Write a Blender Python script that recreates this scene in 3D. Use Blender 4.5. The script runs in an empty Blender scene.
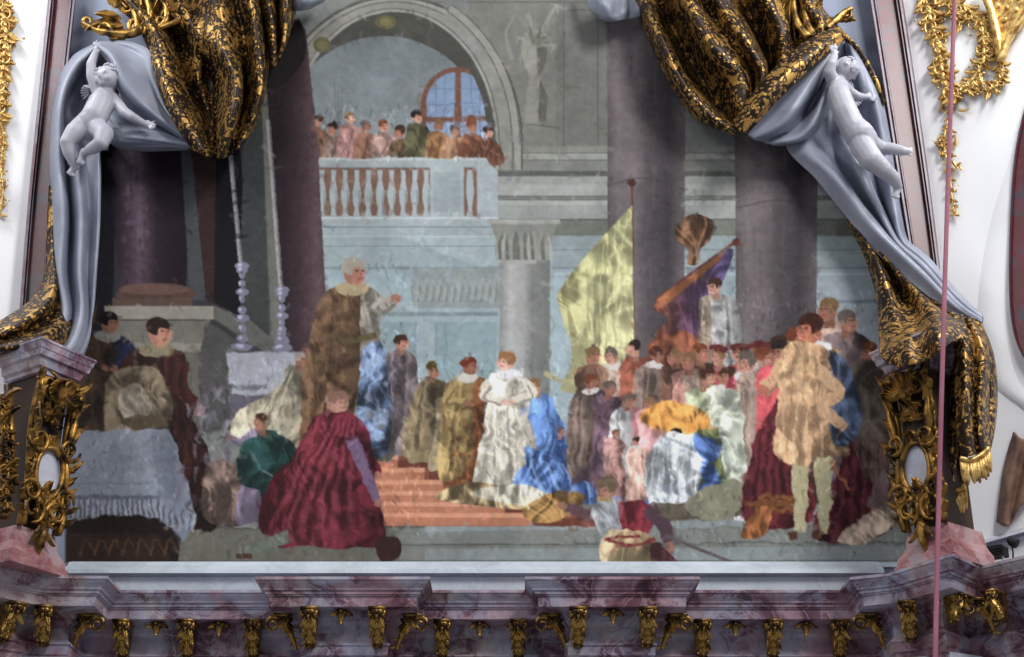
import bpy, math, random
import numpy as np
from mathutils import Vector, Matrix
C = bpy.context.scene.collection
PI = math.pi
# ------------------------------------------------------------------ camera geometry
F = 1500.0; TH = math.radians(25); D = 13.6; CAMZ = 1.6
cF, sF = math.cos(TH), math.sin(TH)
def P(px, py, depth=0.0):
    """photo position -> the point on the vertical plane standing `depth` metres in front of the mural"""
    a = (px-512)/F; k = (py-328.5)/F
    dy = cF + sF*k; dz = sF - cF*k
    t = (D-depth)/dy
    return Vector((a*t, D-depth, CAMZ+dz*t))
def proj(v):
    y = v[1]; z = v[2]-CAMZ
    w = y*cF+z*sF
    return 512+F*v[0]/w, 328.5+F*(y*sF-z*cF)/w
cam_d = bpy.data.cameras.new('camera'); cam = bpy.data.objects.new('camera', cam_d); C.objects.link(cam)
cam.location = (0, 0, CAMZ); cam.rotation_euler = (PI/2+TH, 0, 0)
cam_d.sensor_width = 36; cam_d.lens = 36*F/1024; cam_d.clip_end = 200
bpy.context.scene.camera = cam
vs = bpy.context.scene.view_settings
vs.view_transform = 'Standard'; vs.look = 'None'; vs.gamma = 1; vs.use_curve_mapping = False; vs.exposure = 0.0
def lin(c):
    c = np.asarray(c, float)/255.0
    return np.where(c <= .04045, c/12.92, ((c+.055)/1.055)**2.4)
# ------------------------------------------------------------------ materials
def newmat(name):
    m = bpy.data.materials.new(name); m.use_nodes = True
    nt = m.node_tree; b = nt.nodes['Principled BSDF']
    return m, nt, b
def N(nt, t, **kw):
    n = nt.nodes.new(t)
    for k, v in kw.items():
        if k in n.inputs: n.inputs[k].default_value = v
        else: setattr(n, k, v)
    return n
def ramp(nt, stops, interp='LINEAR'):
    r = nt.nodes.new('ShaderNodeValToRGB'); r.color_ramp.interpolation = interp
    e = r.color_ramp.elements
    while len(e) < len(stops): e.new(.5)
    for i, (p, c) in enumerate(stops):
        e[i].position = p; e[i].color = (*c, 1)
    return r
def rgb(*c): return tuple(float(v) for v in lin(c))
def coords(nt, scale=(1, 1, 1)):
    tc = nt.nodes.new('ShaderNodeTexCoord'); mp = nt.nodes.new('ShaderNodeMapping')
    mp.inputs['Scale'].default_value = scale
    nt.links.new(tc.outputs['Object'], mp.inputs['Vector'])
    return mp.outputs['Vector']
def bump(nt, b, h, s, d=.02):
    bp = N(nt, 'ShaderNodeBump', Strength=s, Distance=d)
    nt.links.new(h, bp.inputs['Height']); nt.links.new(bp.outputs['Normal'], b.inputs['Normal'])
def plaster(name, c, c2=None, rough=.8, sc=1.5, bs=.15):
    m, nt, b = newmat(name); v = coords(nt)
    n = N(nt, 'ShaderNodeTexNoise', Scale=sc, Detail=6.0); nt.links.new(v, n.inputs['Vector'])
    c2 = c2 or tuple(x*.85 for x in c)
    r = ramp(nt, [(.35, c2), (.65, c)]); nt.links.new(n.outputs['Fac'], r.inputs['Fac'])
    nt.links.new(r.outputs['Color'], b.inputs['Base Color']); b.inputs['Roughness'].default_value = rough
    n2 = N(nt, 'ShaderNodeTexNoise', Scale=30.0, Detail=4.0); nt.links.new(v, n2.inputs['Vector'])
    bump(nt, b, n2.outputs['Fac'], bs)
    return m
def marble(name, stops, sc=1.6, rough=.35, dist=2.2, stretch=(1, 1, 1), off=0.0):
    m, nt, b = newmat(name); v = coords(nt, stretch)
    n0 = N(nt, 'ShaderNodeTexNoise', Scale=sc*.7, Detail=3.0); nt.links.new(v, n0.inputs['Vector'])
    mx = N(nt, 'ShaderNodeVectorMath', operation='MULTIPLY_ADD'); nt.links.new(n0.outputs['Color'], mx.inputs[0])
    mx.inputs[1].default_value = (dist*.4,)*3; nt.links.new(v, mx.inputs[2])
    n = N(nt, 'ShaderNodeTexNoise', Scale=sc, Detail=9.0, Roughness=.68, Distortion=.6); nt.links.new(mx.outputs[0], n.inputs['Vector'])
    r = ramp(nt, stops); nt.links.new(n.outputs['Fac'], r.inputs['Fac'])
    vo = N(nt, 'ShaderNodeTexVoronoi', feature='DISTANCE_TO_EDGE', Scale=sc*2.2); nt.links.new(mx.outputs[0], vo.inputs['Vector'])
    rv = ramp(nt, [(0, (1, 1, 1)), (.035, (0, 0, 0))]); nt.links.new(vo.outputs['Distance'], rv.inputs['Fac'])
    mult = N(nt, 'ShaderNodeMath', operation='MULTIPLY'); nt.links.new(rv.outputs['Color'], mult.inputs[0]); nt.links.new(n0.outputs['Fac'], mult.inputs[1])
    mixn = N(nt, 'ShaderNodeMix', data_type='RGBA'); nt.links.new(mult.outputs[0], mixn.inputs['Factor'])
    nt.links.new(r.outputs['Color'], mixn.inputs[6]); mixn.inputs[7].default_value = (*stops[-1][1], 1)
    nt.links.new(mixn.outputs[2], b.inputs['Base Color']); b.inputs['Roughness'].default_value = rough
    return m
def goldmat(name, c1, c2, sc=14.0, rough=.36, metal=.85):
    m, nt, b = newmat(name); v = coords(nt)
    n = N(nt, 'ShaderNodeTexNoise', Scale=sc, Detail=5.0); nt.links.new(v, n.inputs['Vector'])
    r = ramp(nt, [(.38, c2), (.56, c1)]); nt.links.new(n.outputs['Fac'], r.inputs['Fac'])
    nt.links.new(r.outputs['Color'], b.inputs['Base Color'])
    b.inputs['Roughness'].default_value = rough; b.inputs['Metallic'].default_value = metal
    n2 = N(nt, 'ShaderNodeTexNoise', Scale=sc*3, Detail=3.0); nt.links.new(v, n2.inputs['Vector'])
    bump(nt, b, n2.outputs['Fac'], .5, .01)
    return m
def brocademat(name):
    m, nt, b = newmat(name); v = coords(nt)
    n0 = N(nt, 'ShaderNodeTexNoise', Scale=5.0, Detail=2.0); nt.links.new(v, n0.inputs['Vector'])
    mx = N(nt, 'ShaderNodeVectorMath', operation='MULTIPLY_ADD'); nt.links.new(n0.outputs['Color'], mx.inputs[0])
    mx.inputs[1].default_value = (.25,)*3; nt.links.new(v, mx.inputs[2])
    # big curling leaf shapes + little raised dots
    w = N(nt, 'ShaderNodeTexVoronoi', feature='DISTANCE_TO_EDGE', Scale=6.5); nt.links.new(mx.outputs[0], w.inputs['Vector'])
    wn = N(nt, 'ShaderNodeTexNoise', Scale=5.5, Detail=3.0, Distortion=1.6); nt.links.new(mx.outputs[0], wn.inputs['Vector'])
    r1 = ramp(nt, [(.52, (0, 0, 0)), (.56, (1, 1, 1))]); nt.links.new(wn.outputs['Fac'], r1.inputs['Fac'])
    r1b = ramp(nt, [(.02, (0, 0, 0)), (.05, (1, 1, 1))]); nt.links.new(w.outputs['Distance'], r1b.inputs['Fac'])
    leaf = N(nt, 'ShaderNodeMath', operation='MULTIPLY'); nt.links.new(r1.outputs['Color'], leaf.inputs[0]); nt.links.new(r1b.outputs['Color'], leaf.inputs[1])
    d = N(nt, 'ShaderNodeTexVoronoi', Scale=17.0, Randomness=.5); nt.links.new(v, d.inputs['Vector'])
    r2 = ramp(nt, [(.24, (1, 1, 1)), (.34, (0, 0, 0))]); nt.links.new(d.outputs['Distance'], r2.inputs['Fac'])
    mxm = N(nt, 'ShaderNodeMath', operation='MAXIMUM'); nt.links.new(leaf.outputs[0], mxm.inputs[0]); nt.links.new(r2.outputs['Color'], mxm.inputs[1])
    mixn = N(nt, 'ShaderNodeMix', data_type='RGBA'); nt.links.new(mxm.outputs[0], mixn.inputs['Factor'])
    mixn.inputs[6].default_value = (*rgb(50, 38, 30), 1); mixn.inputs[7].default_value = (*rgb(184, 142, 76), 1)
    nt.links.new(mixn.outputs[2], b.inputs['Base Color'])
    b.inputs['Roughness'].default_value = .46; b.inputs['Metallic'].default_value = .65
    bump(nt, b, mxm.outputs[0], .9, .025)
    return m
M = {}
M['wall'] = plaster('grey_plaster', rgb(150, 158, 178), rgb(130, 138, 158))
M['white'] = plaster('white_plaster', rgb(249, 249, 251), rgb(244, 245, 248), sc=.6, bs=.05)
M['lining'] = plaster('grey_stucco_drapery', rgb(152, 157, 172), rgb(130, 135, 152), rough=.45, sc=2.5, bs=.1)
M['putto'] = plaster('pale_stucco', rgb(178, 178, 188), rgb(160, 160, 172), rough=.45, sc=4, bs=.12)
M['purple'] = marble('purple_marble', [(.34, rgb(74, 46, 62)), (.43, rgb(130, 94, 108)), (.50, rgb(178, 166, 174)), (.60, rgb(202, 196, 202)), (.72, rgb(224, 220, 220))], sc=2.4, rough=.4)
M['red'] = marble('red_strip_marble', [(.42, rgb(76, 12, 26)), (.53, rgb(90, 26, 40)), (.58, rgb(62, 54, 66)), (.70, rgb(56, 56, 68))], sc=2.6)
nt = M['purple'].node_tree; b = nt.nodes['Principled BSDF']; src = b.inputs['Base Color'].links[0].from_socket
v = coords(nt); n = N(nt, 'ShaderNodeTexNoise', Scale=1.15, Detail=4.0, Distortion=.8); nt.links.new(v, n.inputs['Vector'])
r = ramp(nt, [(.36, rgb(176, 96, 120)), (.45, rgb(206, 170, 186)), (.52, rgb(186, 196, 226)), (.60, rgb(216, 206, 196)), (.68, rgb(170, 84, 108))]); nt.links.new(n.outputs['Fac'], r.inputs['Fac'])
mm_ = N(nt, 'ShaderNodeMix', data_type='RGBA', blend_type='MULTIPLY'); mm_.inputs['Factor'].default_value = .7
nt.links.new(src, mm_.inputs[6]); nt.links.new(r.outputs['Color'], mm_.inputs[7]); nt.links.new(mm_.outputs[2], b.inputs['Base Color'])
M['redright'] = marble('red_veined_marble', [(.43, rgb(82, 10, 26)), (.53, rgb(96, 26, 42)), (.57, rgb(56, 52, 60)), (.7, rgb(50, 50, 58))], sc=3.5)
M['fillet'] = marble('grey_veined_marble', [(.40, rgb(82, 28, 44)), (.5, rgb(92, 76, 90)), (.7, rgb(112, 108, 118))], sc=3.0)
M['pink'] = marble('pink_marble', [(.36, rgb(126, 62, 66)), (.48, rgb(160, 108, 110)), (.56, rgb(178, 146, 146)), (.68, rgb(160, 150, 160))], sc=2.4)
M['pale'] = marble('pale_marble', [(.35, rgb(172, 182, 192)), (.55, rgb(194, 204, 214)), (.7, rgb(206, 214, 224))], sc=2.0, rough=.45)
M['block'] = marble('pale_block_marble', [(.35, rgb(178, 178, 192)), (.6, rgb(206, 208, 220))], sc=3.0)
M['gold'] = goldmat('gilding', rgb(186, 146, 76), rgb(74, 54, 32), sc=9.0, rough=.38, metal=.8)
M['oldgold'] = goldmat('aged_gilding', rgb(160, 120, 58), rgb(52, 38, 24), sc=8.0, rough=.4, metal=.8)
M['goldlight'] = goldmat('bright_gilding', rgb(228, 194, 122), rgb(160, 118, 60), rough=.42, metal=.6)
M['brocade'] = brocademat('gilded_brocade')
M['dark'] = plaster('black_void', rgb(20, 20, 26))
M['cable'] = plaster('pink_sheathing', rgb(176, 112, 130), rgb(150, 90, 110), bs=.0)
M['darkback'] = plaster('brown_gilt_ground', rgb(70, 52, 40), rgb(50, 38, 32))  # dark brown ground of the console shafts, behind the carving
# ------------------------------------------------------------------ mesh builder
class MB:
    def __init__(s): s.v = []; s.f = []
    def add(s, vs_, fs):
        o = len(s.v); s.v += [tuple(p) for p in vs_]; s.f += [tuple(i+o for i in f) for f in fs]
    def grid(s, rows, close=False):
        nr, nc = len(rows), len(rows[0]); vs_ = [p for r in rows for p in r]; fs = []
        for i in range(nr-1):
            for j in range(nc-1 + (1 if close else 0)):
                a = i*nc+j; b = i*nc+(j+1) % nc; fs.append((a, b, b+nc, a+nc))
        s.add(vs_, fs)
    def tube(s, pts, rad, n=8, cap=True, flat=1.0, up=None):
        pts = [Vector(p) for p in pts]; m = len(pts)
        if not hasattr(rad, '__len__'): rad = [rad]*m
        rows = []; prev = None
        for i, p in enumerate(pts):
            t = (pts[min(i+1, m-1)]-pts[max(i-1, 0)])
            t = t.normalized() if t.length > 1e-9 else Vector((0, 0, 1))
            a = up or prev or (Vector((0, 1, 0)) if abs(t.y) < .9 else Vector((1, 0, 0)))
            u = a - t*a.dot(t)
            if u.length < 1e-4: u = Vector((1, 0, 0))-t*t.x
            u.normalize(); w = t.cross(u); prev = u
            rows.append([p+u*(rad[i]*flat*math.cos(2*PI*k/n))+w*(rad[i]*math.sin(2*PI*k/n)) for k in range(n)])
        if cap:
            rows = [[pts[0]]*n]+rows+[[pts[-1]]*n]
        s.grid([[tuple(q) for q in r] for r in rows], close=True)
    def ball(s, c, r, sx=1, sy=1, sz=1, n=10, rot=None):
        rows = []
        for i in range(n//2+2):
            th = PI*i/(n//2+1)
            row = []
            for k in range(n):
                v = Vector((sx*math.sin(th)*math.cos(2*PI*k/n), sy*math.sin(th)*math.sin(2*PI*k/n), sz*math.cos(th)))*r
                if rot: v = rot@v
                row.append(tuple(Vector(c)+v))
            rows.append(row)
        s.grid(rows, close=True)
    def box(s, a, b):
        x0, y0, z0 = a; x1, y1, z1 = b
        s.add([(x0, y0, z0), (x1, y0, z0), (x1, y1, z0), (x0, y1, z0), (x0, y0, z1), (x1, y0, z1), (x1, y1, z1), (x0, y1, z1)],
              [(0, 3, 2, 1), (4, 5, 6, 7), (0, 1, 5, 4), (1, 2, 6, 5), (2, 3, 7, 6), (3, 0, 4, 7)])
    def prism(s, front, off):
        """solid from a front outline (list of points) pushed back by vector off"""
        n = len(front); f = [Vector(p) for p in front]; g = [p+Vector(off) for p in f]
        s.add(f+g, [tuple(range(n)), tuple(range(2*n-1, n-1, -1))]+[(i, i+n, (i+1) % n+n, (i+1) % n) for i in range(n)])
    def build(s, name, m, parent=None, smooth=True, origin=None, angle=None):
        me = bpy.data.meshes.new(name)
        o_ = Vector(origin) if origin is not None else Vector((0, 0, 0))
        me.from_pydata([tuple(Vector(p)-o_) for p in s.v], [], s.f); me.validate(); me.update()
        import bmesh
        bm = bmesh.new(); bm.from_mesh(me); bmesh.ops.remove_doubles(bm, verts=bm.verts, dist=1e-5)
        bmesh.ops.recalc_face_normals(bm, faces=bm.faces); bm.to_mesh(me); bm.free()
        if smooth: me.polygons.foreach_set('use_smooth', [True]*len(me.polygons))
        if angle: me.set_sharp_from_angle(angle=math.radians(angle))
        me.materials.append(m)
        o = bpy.data.objects.new(name, me); C.objects.link(o)
        if parent: o.parent = parent; o.location = o_-parent.location
        else: o.location = o_
        return o
def empty(name, loc):
    o = bpy.data.objects.new(name, None); C.objects.link(o); o.location = loc; o.empty_display_size = .2; return o
def tag(o, label, cat, group=None):
    o['label'] = label; o['category'] = cat
    if group: o['group'] = group
    return o
def struct(o): o['kind'] = 'structure'; return o
def solidify(o, t, off=0):
    md = o.modifiers.new('thickness', 'SOLIDIFY'); md.thickness = t; md.offset = off
def cr(pts, n):
    """Catmull-Rom resampling of a list of tuples to n points"""
    a = np.array(pts, float); m = len(a); out = []
    ext = np.vstack([2*a[0]-a[1], a, 2*a[-1]-a[-2]])
    for i in range(n):
        t = i/(n-1)*(m-1); k = min(int(t), m-2); u = t-k
        p0, p1, p2, p3 = ext[k:k+4]
        out.append(.5*((2*p1)+(-p0+p2)*u+(2*p0-5*p1+4*p2-p3)*u*u+(-p0+3*p1-3*p2+p3)*u**3))
    return np.array(out)
def sheet(cols, nu=60, nv=60, fold=0.0, seed=0, freq=3.0):
    """cloth surface through curves; each curve = [(px,py,depth),...] running down the cloth, curves ordered across it"""
    cs = np.array([cr(c, nv) for c in cols])           # ncol,nv,3
    g = np.array([cr(cs[:, j], nu) for j in range(nv)])  # nv,nu,3
    rnd = random.Random(seed); ph = [rnd.uniform(0, 6.28) for _ in range(6)]
    rows = []
    for j in range(nv):
        v = j/(nv-1); row = []
        for i in range(nu):
            u = i/(nu-1)
            w = fold*((1-2.2*abs(math.sin(freq*3.14*u+ph[0]+1.3*math.sin(3*v+ph[1]))))*.6+.3*(1-2*abs(math.sin(7*v+4*u+ph[5]+2*math.sin(5*u+ph[2]))))+math.sin(freq*2.3*6.28*u+ph[2]+3*v+1.5*math.sin(5*v+ph[3]))*.3+.3*math.sin(9*v+ph[4]+5*u))
            w *= min(1, 6*u+.2, 6*(1-u)+.2)
            row.append(P(g[j, i, 0], g[j, i, 1], g[j, i, 2]+w))
        rows.append(row)
    return rows
MURAL_E = 0.83
# ------------------------------------------------------------------ the painted wall: a generic colonnaded hall with a robed assembly
PX0, PX1, PY0, PY1 = 66, 912, -16, 567
Wd, Hd = PX1-PX0+1, PY1-PY0+1
img = np.zeros((Hd, Wd, 3)); img[:] = (118, 121, 118)
rs = np.random.RandomState(7); rr = random.Random(5)
def vnoise(sc, seed):
    r = np.random.RandomState(seed); gh, gw = int(Hd/sc)+3, int(Wd/sc)+3
    g = r.rand(gh, gw); y = np.arange(Hd)/sc; x = np.arange(Wd)/sc
    yi = y.astype(int); xi = x.astype(int); fy = (y-yi)[:, None]; fx = (x-xi)[None]
    fy = fy*fy*(3-2*fy); fx = fx*fx*(3-2*fx)
    a = g[yi][:, xi]; b = g[yi][:, xi+1]; c = g[yi+1][:, xi]; d = g[yi+1][:, xi+1]
    return (a*(1-fx)+b*fx)*(1-fy)+(c*(1-fx)+d*fx)*fy
def fbm(sc, seed): return sum(vnoise(max(1.6, sc/2**k), seed+k)*.5**k for k in range(4))/1.875
def cover(pts, soft=1.0):
    pts = np.array(pts, float)
    x0 = int(max(0, pts[:, 0].min()-PX0-2)); x1 = int(min(Wd, pts[:, 0].max()-PX0+3))
    y0 = int(max(0, pts[:, 1].min()-PY0-2)); y1 = int(min(Hd, pts[:, 1].max()-PY0+3))
    if x1 <= x0 or y1 <= y0: return None
    cov = np.zeros((y1-y0, x1-x0))
    X = np.arange(x0, x1)[None]+PX0; Y = np.arange(y0, y1)[:, None]+PY0
    for dx, dy in ((-.25, -.3), (.25, -.1), (-.2, .2), (.3, .35)):
        ins = np.zeros(cov.shape, bool); px, py = X+dx*soft, Y+dy*soft
        for i in range(len(pts)):
            ax, ay = pts[i]; bx, by = pts[i-1]
            if ay == by: continue
            c = ((ay > py) != (by > py)) & (px < (bx-ax)*(py-ay)/(by-ay)+ax)
            ins ^= c
        cov += ins
    return slice(y0, y1), slice(x0, x1), cov/4, X, Y
def spl(pts, n=None):
    a = list(pts)+[pts[0], pts[1], pts[2]]
    m = len(pts); k = n or m*6
    ext = np.array(a, float); ext = np.vstack([np.array(pts[-1], float), ext]); out = []
    for i in range(k):
        t = i/k*m; q = int(t); u = t-q
        p0, p1, p2, p3 = ext[q:q+4]
        out.append(.5*((2*p1)+(-p0+p2)*u+(2*p0-5*p1+4*p2-p3)*u*u+(-p0+3*p1-3*p2+p3)*u**3))
    return np.array(out)
def poly(pts, col, a=1.0, smooth=False, col2=None, axis='x', mott=5):
    """fill; col->col2 blends across (x) or down (y); col may also be a list of (t, colour) stops"""
    if smooth: pts = spl(pts)
    r = cover(pts)
    if r is None: return
    sy, sx, cov, X, Y = r; pts = np.array(pts, float)
    if isinstance(col, list) or col2 is not None:
        stops = col if isinstance(col, list) else [(0, col), (1, col2)]
        if axis == 'x': t = (X-pts[:, 0].min())/(np.ptp(pts[:, 0])+1e-6)+0*Y
        else: t = (Y-pts[:, 1].min())/(np.ptp(pts[:, 1])+1e-6)+0*X
        ts = [s[0] for s in stops]
        c = np.stack([np.interp(t, ts, [s[1][k] for s in stops]) for k in range(3)], -1)
    else: c = np.array(col, float)[None, None]
    if mott: c = c*(1+(NZ[sy, sx, None]-.5)*min(mott, 8)/22)
    if mott >= 9: c = c*(1+NF[sy, sx, None]*mott*FOLD)
    cov = (cov*a)[..., None]
    img[sy, sx] = img[sy, sx]*(1-cov)+c*cov
def rect(x0, y0, x1, y1, col, **k): poly([(x0, y0), (x1, y0), (x1, y1), (x0, y1)], col, **k)
def ell(x, y, rx, ry, col, a=1.0, rot=0.0, n=18, **k):
    c, s = math.cos(rot), math.sin(rot)
    poly([(x+rx*math.cos(t)*c-ry*math.sin(t)*s, y+rx*math.cos(t)*s+ry*math.sin(t)*c) for t in np.linspace(0, 2*PI, n, endpoint=False)], col, a, **k)
def stroke(pts, w0, w1, col, a=1.0, n=14):
    p = cr(pts, n) if len(pts) > 2 else np.array([np.array(pts[0])*(1-t)+np.array(pts[1])*t for t in np.linspace(0, 1, n)])
    d = np.gradient(p, axis=0); L = np.hypot(d[:, 0], d[:, 1])+1e-6; nx, ny = -d[:, 1]/L, d[:, 0]/L
    w = np.linspace(w0, w1, n)/2
    poly(list(zip(p[:, 0]+nx*w, p[:, 1]+ny*w))+list(zip((p[:, 0]-nx*w)[::-1], (p[:, 1]-ny*w)[::-1])), col, a, mott=0)
def line(x0, y0, x1, y1, col, w=1.2, a=1.0): stroke([(x0, y0), (x1, y1)], w, w, col, a, n=2)
def sh(c, f): return tuple(min(255, v*f) for v in c)
FOLD = .026
NZ = fbm(26, 3)*.6+fbm(5, 40)*.4
def aniso(sx_, sy_, seed, wob):
    r = np.random.RandomState(seed); yy, xx = np.mgrid[0:Hd, 0:Wd].astype(float)
    xx = xx+(vnoise(34, seed+50)-.5)*wob+yy*.12*math.sin(seed); yy = yy+(vnoise(28, seed+51)-.5)*wob
    xx = (xx-xx.min())/sx_; yy = (yy-yy.min())/sy_; g = r.rand(int(yy.max())+3, int(xx.max())+3); xi, yi = xx.astype(int), yy.astype(int); fx = xx-xi; fy = yy-yi
    fx = fx*fx*(3-2*fx); fy = fy*fy*(3-2*fy)
    return (g[yi, xi]*(1-fx)+g[yi, xi+1]*fx)*(1-fy)+(g[yi+1, xi]*(1-fx)+g[yi+1, xi+1]*fx)*fy
def ridge(a): return 1-2*np.abs(2*a-1)
NF = .5*ridge(aniso(11, 34, 61, 60))+.35*ridge(aniso(6.5, 17, 62, 44))+.45*(aniso(15, 20, 63, 50)*2-1)
NF = np.tanh((NF-NF.mean())/NF.std()*.9)
# ---- background fields
rect(60, -20, 920, 570, (116, 119, 117))
poly([(318, 205), (500, 212), (905, 222), (905, 480), (318, 480)], (136, 152, 158), col2=(150, 164, 170), axis='y')
rect(805, 150, 915, 400, (128, 138, 144), col2=(150, 162, 170), axis='y')
# entablature across the centre and right
def bands(x0, x1, ys, cols):
    for (a, b), c in zip(zip(ys[:-1], ys[1:]), cols): rect(x0, a, x1, b, c)
bands(478, 915, [146, 153, 160, 171, 176, 184, 196, 200, 206, 219, 222, 236],
      [(126, 127, 121), (142, 144, 138), (120, 122, 117), (88, 90, 86), (138, 141, 136), (146, 149, 145), (110, 113, 109), (150, 154, 150), (140, 144, 141), (100, 104, 100), (108, 112, 104)])
for y in (153, 160, 176, 196, 200, 219): line(478, y, 915, y, (84, 86, 82), 1, .6)
rect(552, 236, 915, 268, (134, 146, 150)); line(552, 250, 915, 250, (108, 120, 124), 1.4, .8); line(552, 268, 915, 268, (108, 120, 126), 2, .8); line(552, 274, 915, 274, (168, 180, 186), 2, .6)
rect(836, 222, 905, 236, (96, 98, 92)); rect(836, 300, 910, 303, (112, 126, 134))
# lower wall panels behind the assembly
rect(322, 234, 500, 268, (150, 164, 168)); line(322, 236, 500, 236, (172, 186, 190), 2); line(322, 246, 500, 246, (120, 134, 138), 1.3); line(322, 268, 500, 268, (112, 126, 130), 2, .8)
poly([(322, 236), (400, 236), (480, 268), (322, 268)], (120, 134, 138), .35)
rect(412, 268, 500, 308, (132, 140, 140)); rect(330, 312, 498, 316, (116, 130, 134)); rect(328, 322, 416, 450, (128, 146, 150)); rect(436, 322, 497, 450, (128, 148, 153))
for x in (328, 416, 436, 446): line(x, 322, x, 450, (108, 124, 128), 1.3, .7)
for i in range(12): stroke([(416+i*7, 300), (419+i*7, 276+rr.uniform(-3, 5)), (424+i*7, 292)], 3, 1, (150, 156, 152), .6); stroke([(418+i*7, 302), (421+i*7, 286)], 2, 1, (98, 106, 104), .5)
# ---- wall beside the arch
rect(470, -20, 612, 146, (118, 118, 112)); rect(556, -20, 612, 146, (110, 111, 106))
for a in ((462, 2, 600, 2), (564, 2, 564, 146), (598, -20, 598, 146), (566, 10, 598, 10), (500, 120, 560, 128)): line(*a, (86, 86, 80), 1.5, .7)
# raised spandrel ornament: a plain urn with leaves
poly([(522, 40), (534, 34), (548, 40), (546, 62), (538, 76), (530, 76), (523, 60)], (140, 140, 132), smooth=True); poly([(538, 38), (548, 40), (546, 62), (538, 76)], (98, 98, 92), smooth=True)
ell(535, 34, 11, 4, (148, 148, 140)); poly([(530, 76), (540, 76), (548, 96), (546, 122), (524, 124), (526, 94)], (132, 132, 124)); poly([(540, 78), (548, 96), (546, 122), (538, 122)], (94, 94, 88))
for i in range(14):
    x, y = 535+rr.uniform(-22, 22), rr.uniform(14, 66); stroke([(535, 45), (x, y-8), (x+rr.uniform(-4, 4), y)], 5, 1, rr.choice([(142, 142, 134), (98, 98, 92), (130, 130, 122)]), .75)
stroke([(512, 60), (506, 34), (516, 14)], 5, 1, (136, 136, 128), .8); stroke([(556, 60), (564, 36), (560, 16)], 5, 1, (100, 100, 94), .8)
# ---- great arch
cx, cy = 402, 128
def ring(cx, cy, r0, r1, col, a0=-PI, a1=0, **k):
    t = np.linspace(a0, a1, 40)
    poly([(cx+r0*math.cos(q), cy+r0*math.sin(q)) for q in t]+[(cx+r1*math.cos(q), cy+r1*math.sin(q)) for q in t[::-1]], col, **k)
def harc(cx, cy, rx, ry, col, y1=170, **k):
    t = np.linspace(-PI, 0, 60); poly([(cx+rx*math.cos(q), cy+ry*math.sin(q)) for q in t]+[(cx+rx, y1), (cx-rx, y1)], col, **k)
harc(395, 142, 128, 147, (84, 84, 78)); harc(395, 142, 126, 144, (138, 138, 132)); harc(394, 142, 120, 141, (98, 98, 92)); harc(394, 142, 118, 139.5, (130, 130, 124)); harc(394, 142, 107, 134, (104, 104, 98)); harc(394, 142, 105, 132.5, (140, 140, 134)); harc(394, 142, 101, 130, (74, 74, 69))
ell(386, 22, 11, 7, (96, 92, 66)); ell(386, 22, 6, 4, (118, 110, 78)); ell(322, 45, 9, 8, (92, 90, 66)); ell(322, 45, 5, 4, (108, 104, 76))
harc(384, 142, 104, 106, (106, 114, 118), col2=(130, 138, 142), axis='y')
for i in range(26): x = 312+i*1.7; stroke([(x, 135), (x+rr.uniform(-2, 2), 118-rr.uniform(0, 42)*math.sin(i/26*PI))], 2, .8, rr.choice([(94, 100, 104), (124, 128, 130)]), .5, 4)
# arched window beyond
def archwin(x0, x1, y0, y1, fr, pane):
    w = (x1-x0)/2; xc = (x0+x1)/2
    ar = [(xc+w*math.cos(t), y0+w+w*math.sin(t)) for t in np.linspace(-PI, 0, 24)]
    poly(ar+[(x1, y1), (x0, y1)], fr); w2 = w-5
    poly([(xc+w2*math.cos(t), y0+w+w2*math.sin(t)) for t in np.linspace(-PI, 0, 24)]+[(x1-5, y1-5), (x0+5, y1-5)], pane, col2=sh(pane, 1.15), axis='y')
    rect(xc-3, y0+4, xc+3, y1, fr)
    for yy in (y0+w*.6, y0+w*1.0, y0+w*1.4): line(x0+5, yy, x1-5, yy, (90, 104, 132), 1, .7)
    for xx in (x0+15, x0+24, x1-15, x1-24): line(xx, y0+8, xx, y1-5, (90, 104, 132), 1, .6)
archwin(421, 495, 67, 146, (112, 76, 62), (112, 130, 156))
rect(421, 116, 495, 121, (112, 76, 62))
t_ = np.linspace(-1.1, 0, 30)
for r0, r1, c_ in ((94, 101, (74, 74, 69)), (101, 105, (140, 140, 134)), (105, 118, (130, 130, 124)), (118, 126, (138, 138, 132))): poly([(394+r1*math.cos(q), 142+(r1+28)*math.sin(q)) for q in t_]+[(394+r0*math.cos(q), 142+(r0+28)*math.sin(q)) for q in t_[::-1]], c_)
for r0 in (101, 105, 118, 126): stroke([(394+r0*math.cos(q), 142+(r0+28)*math.sin(q)) for q in t_], 1.3, 1.3, (84, 84, 78), .8, 30)
# ---- people behind the balustrade (a plain row of listeners)
def head(x, y, r, skin, hair, face=1, cap=None):
    ell(x, y, r*.78, r, skin, mott=0); ell(x+face*-.1*r, y-.4*r, r*.85, r*.68, hair, mott=0)
    poly([(x+face*r*.2, y-r*.3), (x+face*r*.85, y-.1*r), (x+face*r*.9, y+r*.15), (x+face*r*.55, y+r*.9), (x-face*r*.1, y+r*.85), (x-face*r*.1, y-.1*r)], sh(skin, 1.08), smooth=True, mott=0)
    if r > 4:
        stroke([(x+face*r*.1, y-.06*r), (x+face*r*.34, y-.08*r)], r*.16, r*.1, (60, 40, 38), .8, 4); stroke([(x+face*r*.55, y-.08*r), (x+face*r*.75, y-.06*r)], r*.16, r*.1, (60, 40, 38), .8, 4)
        stroke([(x+face*r*.45, y-.1*r), (x+face*r*.58, y+.25*r)], r*.12, r*.16, sh(skin, .8), .8, 4); stroke([(x+face*r*.25, y+.5*r), (x+face*r*.62, y+.48*r)], r*.14, r*.12, (140, 70, 66), .8, 4)
    if cap: ell(x-face*.1*r, y-.75*r, r*1.15, r*.38, cap, mott=0)
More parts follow.
